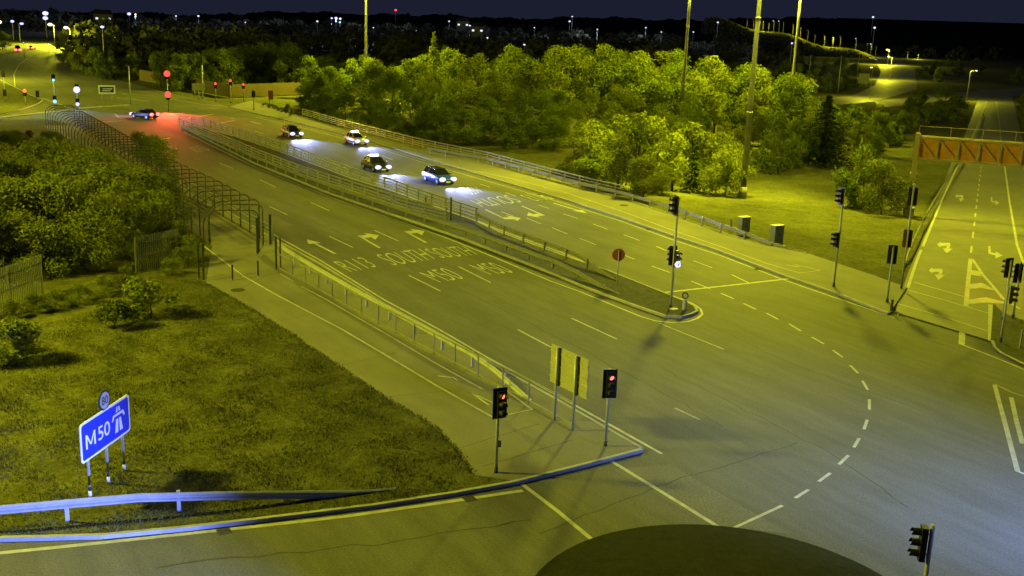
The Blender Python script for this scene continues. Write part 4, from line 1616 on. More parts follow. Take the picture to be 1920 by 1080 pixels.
# ------------------------------------------------------------------ cars
def loft(mb, rings, cap=True):
    o = len(mb.v)
    n = len(rings[0])
    for r in rings:
        mb.v += [tuple(p) for p in r]
    for i in range(len(rings) - 1):
        for k in range(n):
            k2 = (k + 1) % n
            mb.face([o + i * n + k, o + i * n + k2, o + (i + 1) * n + k2, o + (i + 1) * n + k])
    if cap:
        mb.face([o + k for k in range(n)][::-1])
        mb.face([o + (len(rings) - 1) * n + k for k in range(n)])

def bevelled(o, w=0.03):
    md = o.modifiers.new('bevel', 'BEVEL')
    md.width = w
    md.segments = 2
    md.limit_method = 'ANGLE'
    return o

def car(loc, heading, paint, label, sedan=True, taxi=False, tails='tail_off', heads=True, power=900, L=4.5, Wd=1.78, Ht=1.47, lights=True, stripe=None, hr=0.31, tr=0.0, roof_paint=None, beam=HEADL):
    root = empty('car', loc, heading, label, 'car')
    hw = Wd / 2
    hl = L / 2
    # lower body: x forward
    st = [(-hl, 0.42, 0.62, 0.80, 0.80), (-hl + 0.12, 0.30, 0.60, 0.94, 0.92), (-hl + 0.55, 0.22, 0.6, 0.99, 0.98), (-1.0, 0.2, 0.6, 0.98, 1.0), (0.2, 0.2, 0.6, 0.95, 1.0),
          (0.95, 0.2, 0.6, 0.92, 1.0), (1.5, 0.21, 0.58, 0.85, 0.98), (hl - 0.3, 0.25, 0.52, 0.74, 0.92), (hl - 0.06, 0.3, 0.5, 0.64, 0.82), (hl, 0.4, 0.5, 0.56, 0.74)]
    rings = []
    for x, z0, zm, zt, wf in st:
        w_ = hw * wf
        rings.append([(x, -w_ * 0.92, z0), (x, -w_, zm * 0.8), (x, -w_, zm), (x, -w_ * 0.95, zt - 0.06), (x, -w_ * 0.8, zt),
                      (x, w_ * 0.8, zt), (x, w_ * 0.95, zt - 0.06), (x, w_, zm), (x, w_, zm * 0.8), (x, w_ * 0.92, z0)])
    b = MB()
    b.smooth = False
    loft(b, rings)
    body = bevelled(b.build('body', M[paint], root), 0.04)
    if sedan:
        cab = [(-1.75, -1.15), (0.95, 0.12)]
    else:
        cab = [(-hl + 0.25, -hl + 0.65), (1.05, 0.2)]
    (rb, rt), (fb, ft) = cab
    zb, zt = 0.93, Ht
    bw_, tw = hw * 0.86, hw * 0.66
    gl = MB()
    loft(gl, [[(rb, -bw_ * 0.92, zb), (rb, bw_ * 0.92, zb), (rt, tw * 0.94, zt - 0.05), (rt, -tw * 0.94, zt - 0.05)],
              [(rb + 0.45, -bw_, zb), (rb + 0.45, bw_, zb), (rt + 0.25, tw, zt - 0.03), (rt + 0.25, -tw, zt - 0.03)],
              [(fb - 0.6, -bw_, zb), (fb - 0.6, bw_, zb), (ft - 0.3, tw, zt - 0.03), (ft - 0.3, -tw, zt - 0.03)],
              [(fb, -bw_ * 0.9, zb), (fb, bw_ * 0.9, zb), (ft, tw * 0.94, zt - 0.06), (ft, -tw * 0.94, zt - 0.06)]])
    gl.build('windows', M['glass'], root)
    rf = MB()
    rf.prism([(rt - 0.03, -tw * 0.95), (ft + 0.02, -tw * 0.95), (ft + 0.02, tw * 0.95), (rt - 0.03, tw * 0.95)], zt - 0.035, zt + 0.015)
    for s in (-1, 1):      # pillars
        rf.bar((ft, s * tw * 0.96, zt - 0.02), (fb, s * bw_ * 0.92, zb), 0.07, 0.05)
        rf.bar((rt, s * tw * 0.96, zt - 0.02), (rb, s * bw_ * 0.94, zb), 0.12, 0.05)
        mx_ = (ft + rt) / 2 - 0.1
        rf.bar((mx_, s * (tw + 0.01), zt - 0.02), (mx_ - 0.05, s * (bw_ + 0.01), zb), 0.08, 0.05)
    bevelled(rf.build('roof', M[roof_paint or paint], root), 0.015)
    for sx, sy in ((1.38, -1), (1.38, 1), (-1.32, -1), (-1.32, 1)):
        t = MB()
        t.disc((sx, sy * (hw - 0.11), 0.32), (0, 1, 0), 0.32, 0.22, 20)
        w_ = t.build('wheel', M['tyre'], root)
        t = MB()
        t.disc((sx, sy * (hw - 0.0), 0.32), (0, 1, 0), 0.2, 0.03, 14)
        t.build('rim', M['rim'], w_)
    for s in (-1, 1):
        t = MB()
        t.ball((hl - 0.12, s * hw * 0.68, 0.6), hr, 12, (0.75, 1.2, 0.75))
        t.build('headlight', M['head_on'] if heads else M['lens_off'], root)
        t = MB()
        if tr:
            t.ball((-hl + 0.05, s * hw * 0.7, 0.76), tr, 10, (0.7, 1.2, 0.8))
        else:
            t.box((-hl + 0.05, s * hw * 0.7, 0.74), (0.12, 0.34, 0.16))
        t.build('tail_light', M[tails], root)
        t = MB()
        t.box((0.78, s * (hw + 0.07), 0.98), (0.14, 0.2, 0.13))
        t.build('wing_mirror', M[paint], root)
        t = MB()
        t.box((-0.1, s * (hw + 0.004), 0.6), (0.012, 0.008, 0.5))
        t.box((0.85, s * (hw + 0.004), 0.58), (0.012, 0.008, 0.5))
        t.box((-0.05 - 0.15, s * (hw + 0.01), 0.78), (0.16, 0.02, 0.03))
        t.build('door_seams', M['trim'], root)
        if stripe:
            t = MB()
            t.box((-0.1, s * (hw + 0.006), 0.66), (L * 0.72, 0.008, 0.26))
            t.build('side_stripe', M[stripe], root)
    t = MB()
    t.box((hl - 0.01, 0, 0.42), (0.04, 1.1, 0.2))
    t.build('grille', M['trim'], root)
    t = MB()
    t.box((hl + 0.02, 0, 0.36), (0.02, 0.5, 0.11)); t.build('number_plate', M['plate'], root)
    if taxi:
        t = MB()
        t.box((-0.35, 0, Ht + 0.13), (0.3, 0.95, 0.24))
        bevelled(t.build('roof_sign', M['taxi_on'], root), 0.04)
    if heads and lights:
        for s in (-1, 1):
            lamp('SPOT', (hl + 0.25, s * hw * 0.68, 0.62), power, beam, root, 0.12, spot=math.radians(56), blend=1.0, aim=(1, 0, -0.04))
    return root

HD = math.atan2(-ROADD.y, -ROADD.x)
def carat(px, py, *a, dh=0.0, **k):
    p = at(px, py, 0.0)
    return car((p.x, p.y, 0.0), k.pop('heading', HD) + dh, *a, **k)
carat(547, 256, 'car_dark', 'dark oncoming car with lit headlights, farthest of the four on the bridge', sedan=False, power=13000)
carat(667, 270, 'car_white', 'white oncoming taxi with lit roof sign beside the far footway', taxi=True, power=7000)
carat(704, 319, 'car_dark', 'dark oncoming taxi with lit roof sign beside the median railing', taxi=True, power=7000)
carat(822, 342, 'car_headlit_blue', 'oncoming car with headlight blue put into its body colour, nearest of the four on the bridge', sedan=False, power=11000, roof_paint='car_dark')  # blue body under a dark roof copies how headlights fall
carat(271, 222, 'car_dark', 'car turning at the far junction with lit lamps', heading=math.radians(152), tails='tail_on', tr=0.3, power=2600)
p = at(33, 97)
car((p.x, p.y, 0), math.radians(118), 'car_red', 'distant vehicle seen from behind with bright red lights', sedan=False, tails='tail_on', heads=False, tr=0.5, L=5.2, Wd=2.0, Ht=2.3)
p = at(60, 93)
car((p.x, p.y, 0), math.radians(100), 'car_red', 'distant car right of the red lit vehicle', tails='tail_on', tr=0.35, heads=False)
p = at(8, 88)
car((p.x, p.y, 0), math.radians(-60), 'car_white', 'distant oncoming car at the far left edge', heads=True, lights=False)
p = atg(1645, 113)
car((p.x, p.y, p.z), math.radians(200), 'car_white', 'small pale car on the motorway curve', lights=False)
# traffic just outside the frame whose beams reach into it
p = at(1050, 1430)
car((p.x, p.y, 0), math.radians(155), 'car_white', 'white car entering the slip road below the frame', power=42000, beam=(0.2, 0.28, 1.0))
p = at(-170, 218)
car((p.x, p.y, 0), math.radians(-2), 'car_white', 'white car waiting left of the far junction', power=16000)

# ------------------------------------------------------------------ vegetation
def leaf_quads(mb, c, nrm, size, rnd):
    """one small bent leaf spray: two quads"""
    n = Vector(nrm).normalized()
    ref = Vector((rnd.uniform(-1, 1), rnd.uniform(-1, 1), rnd.uniform(-1, 1))).normalized()
    n = (n + ref * 0.9).normalized()
    s = n.cross(Vector((0.2, 0.3, 0.9)))
    if s.length < 0.05:
        s = n.cross(Vector((1, 0, 0)))
    s.normalize()
    t = n.cross(s)
    a = rnd.uniform(0, 2 * PI)
    s, t = s * math.cos(a) + t * math.sin(a), t * math.cos(a) - s * math.sin(a)
    w, l = size * rnd.uniform(0.45, 0.75), size * rnd.uniform(0.8, 1.3)
    o = len(mb.v)
    c = Vector(c)
    mb.v += [tuple(c - t * l * 0.5), tuple(c + s * w * 0.5 + n * size * 0.08), tuple(c + t * l * 0.5), tuple(c - s * w * 0.5 + n * size * 0.08)]
    mb.face([o, o + 1, o + 2, o + 3])

def broad_crown(H, Rw, z0, nl, per, leaf, seed, top_bias=0.0):
    rnd = random.Random(seed)
    mb = MB()
    lobes = []
    for i in range(nl):
        u = rnd.uniform(0, 1)
        z = z0 + (H - z0) * (0.12 + 0.76 * u)
        prof = math.sin(PI * min(1, max(0.0, 0.16 + 0.8 * u))) ** 0.7
        rr = Rw * prof * math.sqrt(rnd.uniform(0.1, 0.85))
        a = rnd.uniform(0, 2 * PI)
        lobes.append((Vector((rr * math.cos(a), rr * math.sin(a), z)), Rw * rnd.uniform(0.26, 0.46)))
    lobes.append((Vector((rnd.uniform(-.2, .2), rnd.uniform(-.2, .2), H - Rw * 0.33)), Rw * 0.34))
    for c, r in lobes:
        k = int(per * (r / (Rw * 0.36)) ** 2)
        for _ in range(k):
            d = Vector((rnd.gauss(0, 1), rnd.gauss(0, 1), rnd.gauss(0.15, 1))).normalized()
            q = r * (1.0 - 0.55 * rnd.random() ** 2.2) * (1 + 0.22 * rnd.uniform(-1, 1))
            p = c + Vector((d.x, d.y, d.z * 0.85)) * q
            if p.z < 0.05:
                p.z = rnd.uniform(0.05, 0.3)
            leaf_quads(mb, p, d, leaf, rnd)
    return mb, lobes

def trunk_mesh(H, r, lobes, seed):
    rnd = random.Random(seed)
    mb = MB()
    top = Vector((rnd.uniform(-.3, .3), rnd.uniform(-.3, .3), H * 0.62))
    mb.tube([(0, 0, -0.2), (rnd.uniform(-.05, .05), 0.03, H * 0.2), top * 0.6 + Vector((0, 0, 0)), top], [r * 1.3, r, r * 0.7, r * 0.3], 7)
    for c, _ in lobes[::2]:
        b = Vector((0, 0, min(c.z * 0.6, H * 0.45)))
        mb.tube([b, b.lerp(c, 0.55) + Vector((0, 0, 0.15)), c], [r * 0.4, r * 0.25, r * 0.1], 5)
    return mb

PROTO = {}
def make_proto(key, mat_name, name, crown, trunk):
    me = crown.mesh('crown')
    me.materials.clear()
    me.materials.append(M[mat_name])
    tme = None
    if trunk is not None:
        tme = trunk.mesh('trunk')
        tme.materials.clear()
        tme.materials.append(M['bark'])
    PROTO[key] = (me, tme, name)

for i in range(4):
    cr, lb = broad_crown(8.0, 3.1, -0.6, 15, 190, 0.36, 100 + i)
    make_proto('tree%d' % i, 'leaf_a', 'tree', cr, trunk_mesh(8.0, 0.13, lb, i))
for i in range(3):
    cr, lb = broad_crown(8.0, 2.8, -0.6, 14, 190, 0.33, 200 + i)
    make_proto('light%d' % i, 'leaf_b', 'tree', cr, trunk_mesh(8.0, 0.12, lb, i))
for i in range(3):      # bushy small trees, near
    cr, lb = broad_crown(5.0, 2.5, 0.1, 15, 260, 0.22, 300 + i)
    make_proto('bush%d' % i, 'leaf_d', 'bushy_tree', cr, trunk_mesh(5.0, 0.08, lb, i))
for i in range(3):
    cr, lb = broad_crown(1.6, 0.95, 0.0, 10, 200, 0.13, 400 + i)
    make_proto('shrub%d' % i, 'leaf_b' if i == 0 else 'leaf_d', 'shrub', cr, trunk_mesh(1.6, 0.03, lb, i))
for i in range(2):      # conifers
    rnd = random.Random(500 + i)
    mb = MB()
    H = 9.0
    for k in range(26):
        z = 0.5 + (H - 0.5) * k / 25
        rr = 2.1 * (1 - (z / H) ** 1.15) + 0.15
        nb = max(5, int(12 * rr / 2))
        for j in range(nb):
            a = rnd.uniform(0, 2 * PI)
            for u in range(9):
                t = (u + rnd.random()) / 9
                p = Vector((math.cos(a) * rr * t, math.sin(a) * rr * t, z - 0.35 * rr * t * t + rnd.uniform(-.12, .12)))
                leaf_quads(mb, p, (math.cos(a), math.sin(a), 0.9), 0.36, rnd)
    tk = MB()
    tk.tube([(0, 0, -0.2), (0, 0, H * 0.5), (0, 0, H * 0.97)], [0.16, 0.1, 0.02], 7)
    make_proto('fir%d' % i, 'leaf_c', 'conifer', mb, tk)
    PROTO['firl%d' % i] = None
    me2 = PROTO['fir%d' % i][0].copy()
    me2.materials.clear(); me2.materials.append(M['leaf_b'])
    PROTO['firl%d' % i] = (me2, PROTO['fir%d' % i][1], 'conifer')

def plant(key, loc, h, label, cat, group=None, wide=1.0, rz=None, trunk=True):
    me, tme, name = PROTO[key]
    base_h = {'tree': 8.0, 'ligh': 8.0, 'bush': 5.0, 'shru': 1.6, 'fir0': 9.0, 'fir1': 9.0, 'firl': 9.0}[key[:4]]
    s = h / base_h
    root = empty(name, loc, random.uniform(0, 6.28) if rz is None else rz, label, cat, group)
    root.scale = (s * wide, s * wide, s)
    c = bpy.data.objects.new('crown', me)
    COL.objects.link(c)
    c.parent = root
    if tme is not None and trunk:
        t = bpy.data.objects.new('trunk', tme)
        COL.objects.link(t)
        t.parent = root
    return root

# --- single plants one can point at
def pl_at(key, px, py, top_py, label, cat='bush', wide=1.0, terrain=False, z=0.1, **k):
    b = atg(px, py) if terrain else at(px, py, z)
    return plant(key, b, height_to(b, top_py), label, cat, wide=wide, **k)
pl_at('shrub0', 283, 598, 522, 'yellow green shrub on the lawn beside the cage entrance', wide=1.1)
pl_at('shrub1', 216, 618, 563, 'smallest shrub on the lawn, between two larger ones', wide=1.15)
pl_at('shrub0', 25, 678, 596, 'bright shrub on the lawn at the left picture edge', wide=1.25)
pl_at('tree1', 1612, 392, 268, 'pointed light green tree alone on the verge beside the slip road', 'tree', wide=0.95, terrain=True)
pl_at('firl1', 1603, 388, 255, 'slim pale conifer inside the lone verge tree', 'tree', wide=0.6, terrain=True)
pl_at('bush1', 1652, 402, 300, 'dark bushy tree at the right side of the lone verge tree', 'tree', wide=0.9, terrain=True)
pl_at('bush0', 1360, 366, 272, 'round bush at the wood edge left of the tall mast', 'bush', wide=1.0, terrain=True)
pl_at('fir0', 1300, 361, 268, 'dark dense bush at the wood edge, shaded underneath', 'bush', wide=1.25, terrain=True)
pl_at('bush2', 1205, 374, 296, 'rounded bush behind the end of the bridge railing', 'bush', wide=1.25, terrain=True)
pl_at('tree3', 1458, 326, 215, 'dark bushy tree just right of the tall mast', 'tree', wide=0.9, terrain=True)
pl_at('fir0', 1542, 310, 182, 'dark layered evergreen behind the lone verge tree', 'tree', wide=2.1, terrain=True)
pl_at('tree2', 1638, 292, 208, 'dark bushy tree at the verge left of the gantry leg', 'tree', wide=0.9, terrain=True)
pl_at('firl0', 255, 142, 92, 'pale pointed conifer before the far dark trees', 'tree', wide=0.75)
pl_at('light1', 148, 132, 72, 'bright yellow green tree at the far roadside', 'tree', wide=0.9)
pl_at('tree2', 118, 116, 60, 'dark tree with a street lamp in it at the far roadside', 'tree', wide=0.8)
pl_at('tree0', 178, 142, 88, 'dark tree right of the bright far roadside tree', 'tree', wide=1.0)
pl_at('light0', 5, 92, 58, 'light tree at the far left picture edge', 'tree', wide=1.3)
pl_at('shrub2', 541, 219, 194, 'dark little bush where the outer bridge railing starts', 'bush', wide=0.6)
pl_at('bush0', 583, 196, 152, 'bright yellow shrub at the far end of the outer railing', 'bush', wide=0.9)
for px, py in ((500, 200), (508, 203), (517, 206), (526, 209), (534, 213)):
    pl_at('shrub2', px, py, py - 8, 'low tuft in the dark planting strip before the outer railing', 'bush', wide=1.6, group='tufts in the planting strip')

# --- wood beyond the bridge
prof = [(300, 88), (330, 92), (400, 88), (480, 78), (520, 74), (545, 76), (590, 102), (650, 102), (690, 102), (715, 94), (760, 108), (800, 104), (860, 97), (920, 95), (990, 100), (1030, 92), (1080, 84), (1130, 74), (1160, 92), (1220, 108), (1280, 88), (1330, 92), (1400, 108), (1440, 118), (1480, 132), (1520, 160), (1560, 196), (1600, 205), (1660, 205), (1700, 215), (1760, 200), (1900, 190)]
def prof_y(x):
    for (a, ya), (b, yb) in zip(prof, prof[1:]):
        if a <= x <= b:
            return ya + (yb - ya) * (x - a) / (b - a)
    return prof[0][1] if x < prof[0][0] else prof[-1][1]
front = [(572, 206), (650, 230), (790, 265), (910, 276), (985, 280), (1040, 284), (1062, 330), (1120, 345), (1180, 362), (1240, 368), (1290, 352), (1340, 352), (1392, 330), (1440, 322), (1500, 315), (1560, 300), (1650, 280), (1720, 262)]
def front_y(x):
    for (a, ya), (b, yb) in zip(front, front[1:]):
        if a <= x <= b:
            return ya + (yb - ya) * (x - a) / (b - a)
    return -1
rw = random.Random(21)
spots = []
def try_spot(p, mind):
    for q in spots:
        if (q[0] - p.x) ** 2 + (q[1] - p.y) ** 2 < mind * mind:
            return False
    spots.append((p.x, p.y))
    return True
woods = []
# the front row follows the edge of the wood
for px in range(580, 1700, 17):
    fy = front_y(px) - rw.uniform(0, 5)
    p = atg(px, fy)
    if try_spot(p, 2.6):
        woods.append((p, px, fy, True))
tries = 0
while tries < 6000 and len(woods) < 285:
    tries += 1
    x, y = rw.uniform(-70, 110), rw.uniform(105, 330)
    z = hgt(x, y)
    px, py = proj((x, y, z))
    if px < 575 or px > 1700:
        continue
    fy = front_y(px)
    if fy < 0 or py > fy - 2:
        continue
    dist = math.hypot(x, y)
    if dist > 260 + 40 * rw.random():
        continue
    # keep the motorway and slip road clear
    if px > 1535 and py < 214:
        continue
    s_ = (Vector((x, y, 0)) - RAMP0)
    if abs(s_.cross(RAMP).z) < 17 and s_.dot(RAMP) > -5:
        continue
    if try_spot(Vector((x, y, 0)), 4.9 + dist * 0.011):
        woods.append((Vector((x, y, z)), px, py, False))
for p, px, py, edge in woods:
    h = rw.choice((rw.uniform(4.8, 6.5), rw.uniform(6.3, 8.5), rw.uniform(8, 10)))
    if edge:
        h = rw.uniform(3.6, 6.8)
    top_lim = prof_y(px) + (rw.uniform(-9, 2) if rw.random() < 0.35 else rw.uniform(2, 30)) + 8 * math.sin(px * 0.045 + 1.3 * math.sin(px * 0.013))
    if 1048 < px < 1435 and py > 296:
        cl = 200 + 0.0021 * (px - 1195) ** 2 if px < 1195 else 200 + 0.0014 * (px - 1195) ** 2
        top_lim = cl + rw.uniform(0, 55)
        h = 9.6
    hm = height_to(p, top_lim)
    if p.length > 195 and not edge:
        h = max(5.0, min(13.0, hm))
    else:
        h = min(h, hm)
    if h < 2.2:
        continue
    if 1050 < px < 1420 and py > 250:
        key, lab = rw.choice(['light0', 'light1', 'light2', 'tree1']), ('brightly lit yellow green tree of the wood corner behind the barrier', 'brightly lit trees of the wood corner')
    elif px < 690:
        key, lab = rw.choice(['tree0', 'tree1', 'tree2', 'tree3']), ('dim green tree at the far left part of the dense wood', 'dim trees at the far left part of the wood')
    elif px > 1420:
        key, lab = rw.choice(['tree0', 'tree3', 'tree2', 'light1']), ('green tree in the wood between tall mast and slip road', 'trees between tall mast and slip road')
    elif edge or py > 235:
        key, lab = rw.choice(['tree0', 'tree1', 'tree2', 'tree3']), ('shaded tree at the wood edge behind the outer bridge railing', 'shaded trees behind the outer railing')
    else:
        key, lab = rw.choice(['tree0', 'tree1', 'light0', 'tree2', 'light1', 'tree3', 'light2']), ('yellow green tree in the middle of the dense wood', 'trees in the middle of the wood')
    plant(key, p, h, lab[0], 'tree', lab[1], wide=(1.15 if h < 6 else 1.0) * rw.uniform(0.9, 1.25))
pl = at_d(813, 120, 215); pl.z = hgt(pl.x, pl.y)
plant('firl0', pl, height_to(pl, 62), 'lone pointed conifer rising above the middle of the wood', 'tree', wide=0.95)

for px, by, ty in ((1470, 165, 112), (1492, 172, 118), (1512, 176, 132), (1530, 172, 126), (1550, 172, 135), (1566, 168, 122), (1585, 166, 130), (1600, 160, 118), (1545, 150, 108), (1500, 150, 108), (1575, 148, 104), (1520, 148, 104)):
    b = atg(px, by)
    plant(rw.choice(['tree0', 'tree1', 'tree3']), b, height_to(b, ty), 'dim tree inside the motorway curve around the pale lamp posts', 'tree', 'dim trees inside the motorway curve', wide=0.9)

for px, by, ty in ((1672, 262, 214), (1690, 250, 206), (1712, 240, 200), (1735, 232, 196), (1758, 222, 184), (1782, 214, 178), (1925, 230, 190), (1950, 250, 205), (1915, 205, 176), (1700, 214, 186), (1728, 206, 180)):
    b = atg(px, by)
    plant(rw.choice(['tree0', 'tree1', 'tree3', 'tree2']), b, height_to(b, ty), 'dim tree beside the slip road beyond the gantry', 'tree', 'dim trees beyond the gantry', wide=0.95)
for _ in range(60):
    px, by = rw.uniform(1690, 2000), rw.uniform(112, 230)
    if 1600 < px < 1720 and by < 200 or abs(px - 1868) < 16 + (by - 112) * 0.42:
        continue
    if 160 < by < 200:
        continue
    b = atg(px, by)
    plant(rw.choice(['tree0', 'tree1', 'tree3']), b, rw.uniform(5, 9), 'dim tree in the dark ground beyond the gantry', 'tree', 'dim trees in the dark ground beyond the gantry', wide=1.2)
# --- trees behind the timber fence
for px in range(300, 605, 15):
    b = at(px + rw.uniform(-4, 4), 168 + rw.uniform(-8, 3))
    ty = prof_y(px) + rw.uniform(0, 14)
    plant(rw.choice(['tree0', 'tree1', 'tree2', 'tree3']), b, height_to(b, ty), 'dim tree rising behind the timber fence at the far junction', 'tree', 'dim trees behind the timber fence', wide=0.9)
for px, ty in ((208, 100), (228, 108), (245, 100), (270, 112), (290, 98), (192, 98)):
    b = at(px, 150)
    plant(rw.choice(['tree0', 'tree2']), b, height_to(b, ty), 'dark tree at the left end of the timber fence', 'tree', 'dark trees left of the timber fence', wide=0.8)
for px in (530, 541):
    b = at(px, 160)
    plant('fir0', b, height_to(b, 62 + (px - 530)), 'narrow dark evergreen tip above the trees behind the timber fence', 'tree', 'narrow evergreen tips behind the timber fence', wide=0.55)

# --- trees and bushes left of the footbridge path
edge_l = [(-40, 590), (40, 575), (100, 560), (180, 545), (255, 512), (318, 470), (330, 430), (322, 400), (300, 360), (268, 322), (235, 292), (200, 300), (150, 305), (90, 300), (40, 268), (-40, 260)]
def inside(poly, x, y):
    r = False
    n = len(poly)
    j = n - 1
    for i in range(n):
        xi, yi = poly[i]; xj, yj = poly[j]
        if (yi > y) != (yj > y) and x < (xj - xi) * (y - yi) / (yj - yi) + xi:
            r = not r
        j = i
    return r
left_n = 0
for px, by, ty in ((20, 600, 562), (62, 590, 550), (105, 582, 542), (150, 570, 530), (195, 556, 516), (232, 540, 500), (322, 518, 484)):
    pl_at('bush%d' % (px % 3), px, by, ty, 'low dark bush along the lawn edge by the palisade fence', 'bush', wide=1.15, group='low bushes along the lawn edge')
tries = 0
path_side = offset(left_edge[7:], 7.2)
def path_dist(p):
    """signed distance outside the cage side, + = away from the road"""
    best = 1e9
    for a, b in zip(left_edge[7:], left_edge[8:]):
        t = (b - a).normalized()
        nrm_ = Vector((-t.y, t.x, 0))
        u = (p - a).dot(t)
        if -6 <= u <= (b - a).length + 6:
            best = min(best, (p - a).dot(nrm_))
    return best
while tries < 5000 and left_n < 120:
    tries += 1
    x, y = rw.uniform(-95, -14), rw.uniform(50, 150)
    p = Vector((x, y, 0.05))
    px, py = proj(p)
    if px < -60 or px > 420 or py > 640:
        continue
    fy = 592 - (px + 20) * 0.22 if px < 330 else 470
    if py > fy - 4:
        continue
    d = path_dist(p)
    if d < 6.4 or d > 40:
        continue
    dist = p.length
    # height of the canopy falls towards the far end so the far cage shows
    if not try_spot(p, 2.3 if dist < 95 else 3.0):
        continue
    # top line of the bank of trees
    tl = 245 + max(0, (px - 60)) * 0.06
    h = rw.uniform(3.4, 5.4)
    if py > fy - 40:
        h = rw.uniform(1.6, 2.8)
    elif d < 9.5:
        h = rw.uniform(3.2, 4.6)
    if dist > 105:
        h = min(h, 2.8)
    h = min(h, height_to(p, tl))
    if h < 1.0:
        continue
    if py > fy - 40:
        lab = ('low bush in front of the palisade fence', 'low bushes by the palisade fence')
    elif dist > 95:
        lab = ('dim bushy tree beside the far part of the caged path', 'bushy trees by the far caged path')
    else:
        lab = ('green bushy tree on the bank left of the caged path', 'bushy trees left of the caged path')
    plant(rw.choice(['bush0', 'bush1', 'bush2']), p, h, lab[0], 'tree' if h > 2.9 else 'bush', lab[1], wide=rw.uniform(0.95, 1.25))
    left_n += 1
pl_at('bush1', 352, 502, 440, 'leafy bush between palisade fence and dark gate posts', 'bush', wide=0.75)
for px, py, t in ((300, 335, 262), (262, 300, 248), (322, 368, 318), (285, 318, 255), (318, 392, 335)):
    pl_at('bush2', px, py, t, 'bushy tree overhanging the caged path', 'tree', wide=0.9, group='bushy trees overhanging the caged path')

# --- dark country beyond
fm_ = MB()
rf = random.Random(3)
for i in range(1100):
    px = rf.uniform(-250, 2200)
    D = 320 * (1 / (1 - rf.random() * 0.8))
    if px < 130 and D < 800:
        continue
    if px > 1500 and D < 1300:
        continue
    p = at_d(px, 60, D)
    p.z = -2 if px < 1300 else -7
    hh_ = rf.uniform(5, 11) + 0.004 * D
    ww = rf.uniform(3, 7) + 0.006 * D
    for k in range(48):
        a = rf.uniform(0, 2 * PI)
        v = rf.random()
        r_ = ww * math.sqrt(max(0.05, 1 - v * v)) * (1 - 0.4 * rf.random())
        leaf_quads(fm_, (p.x + r_ * math.cos(a), p.y + r_ * math.sin(a), p.z + hh_ * v), (math.cos(a), math.sin(a), 0.5), 1.2 + D * 0.0035, rf)
for px in range(1330, 2000, 7):
    b = hill_pt(px)
    d = Vector((b.x, b.y, 0)).normalized()
    for back in (-11, -24, -40, -60):
        q_ = b + d * (back + rf.uniform(-5, 5))
        topz = b.z - 1.3 + (back + 11) * 0.06 + rf.uniform(-1.6, 0.4)
        for k in range(60):
            a = rf.uniform(0, 2 * PI)
            v = rf.random()
            r_ = 8.5 * math.sqrt(max(0.05, 1 - v * v)) * (1 - 0.4 * rf.random())
            leaf_quads(fm_, (q_.x + r_ * math.cos(a), q_.y + r_ * math.sin(a), topz - 14 * (1 - v)), (math.cos(a), math.sin(a), 0.5), 3.2, rf)
o = fm_.build('far_woods', M['leaf_e'])
tag(o, kind='stuff')

hm_ = MB()
cols = list(range(-500, 2500, 5))
rh = random.Random(5)
for k, (D, f) in enumerate(((1500, 0.0), (2100, 0.55), (2600, 0.9), (3000, 1.0), (4200, 0.2))):
    for px in cols:
        crest = 30 + 0.010 * (px - 700) - 6 * math.exp(-((px - 620) / 160.0) ** 2) + 2.0 * math.sin(px * 0.021) + 1.5 * math.sin(px * 0.057 + 1) + 1.2 * math.sin(px * 0.13)
        crest += rh.uniform(-1.3, 1.3) - (rh.uniform(1, 3.5) if rh.random() < 0.12 else 0)
        if px > 1400:
            crest -= (px - 1400) * 0.05
        zt = height_to(Vector((at_d(px, 40, D).x, at_d(px, 40, D).y, 0)), crest)
        q_ = at_d(px, 40, D)
        hm_.v.append((q_.x, q_.y, -8 + (zt + 8) * f))
nc = len(cols)
for k in range(4):
    for i in range(nc - 1):
        hm_.face([k * nc + i, k * nc + i + 1, (k + 1) * nc + i + 1, (k + 1) * nc + i])
structure(hm_, 'hills', M['leaf_e'])

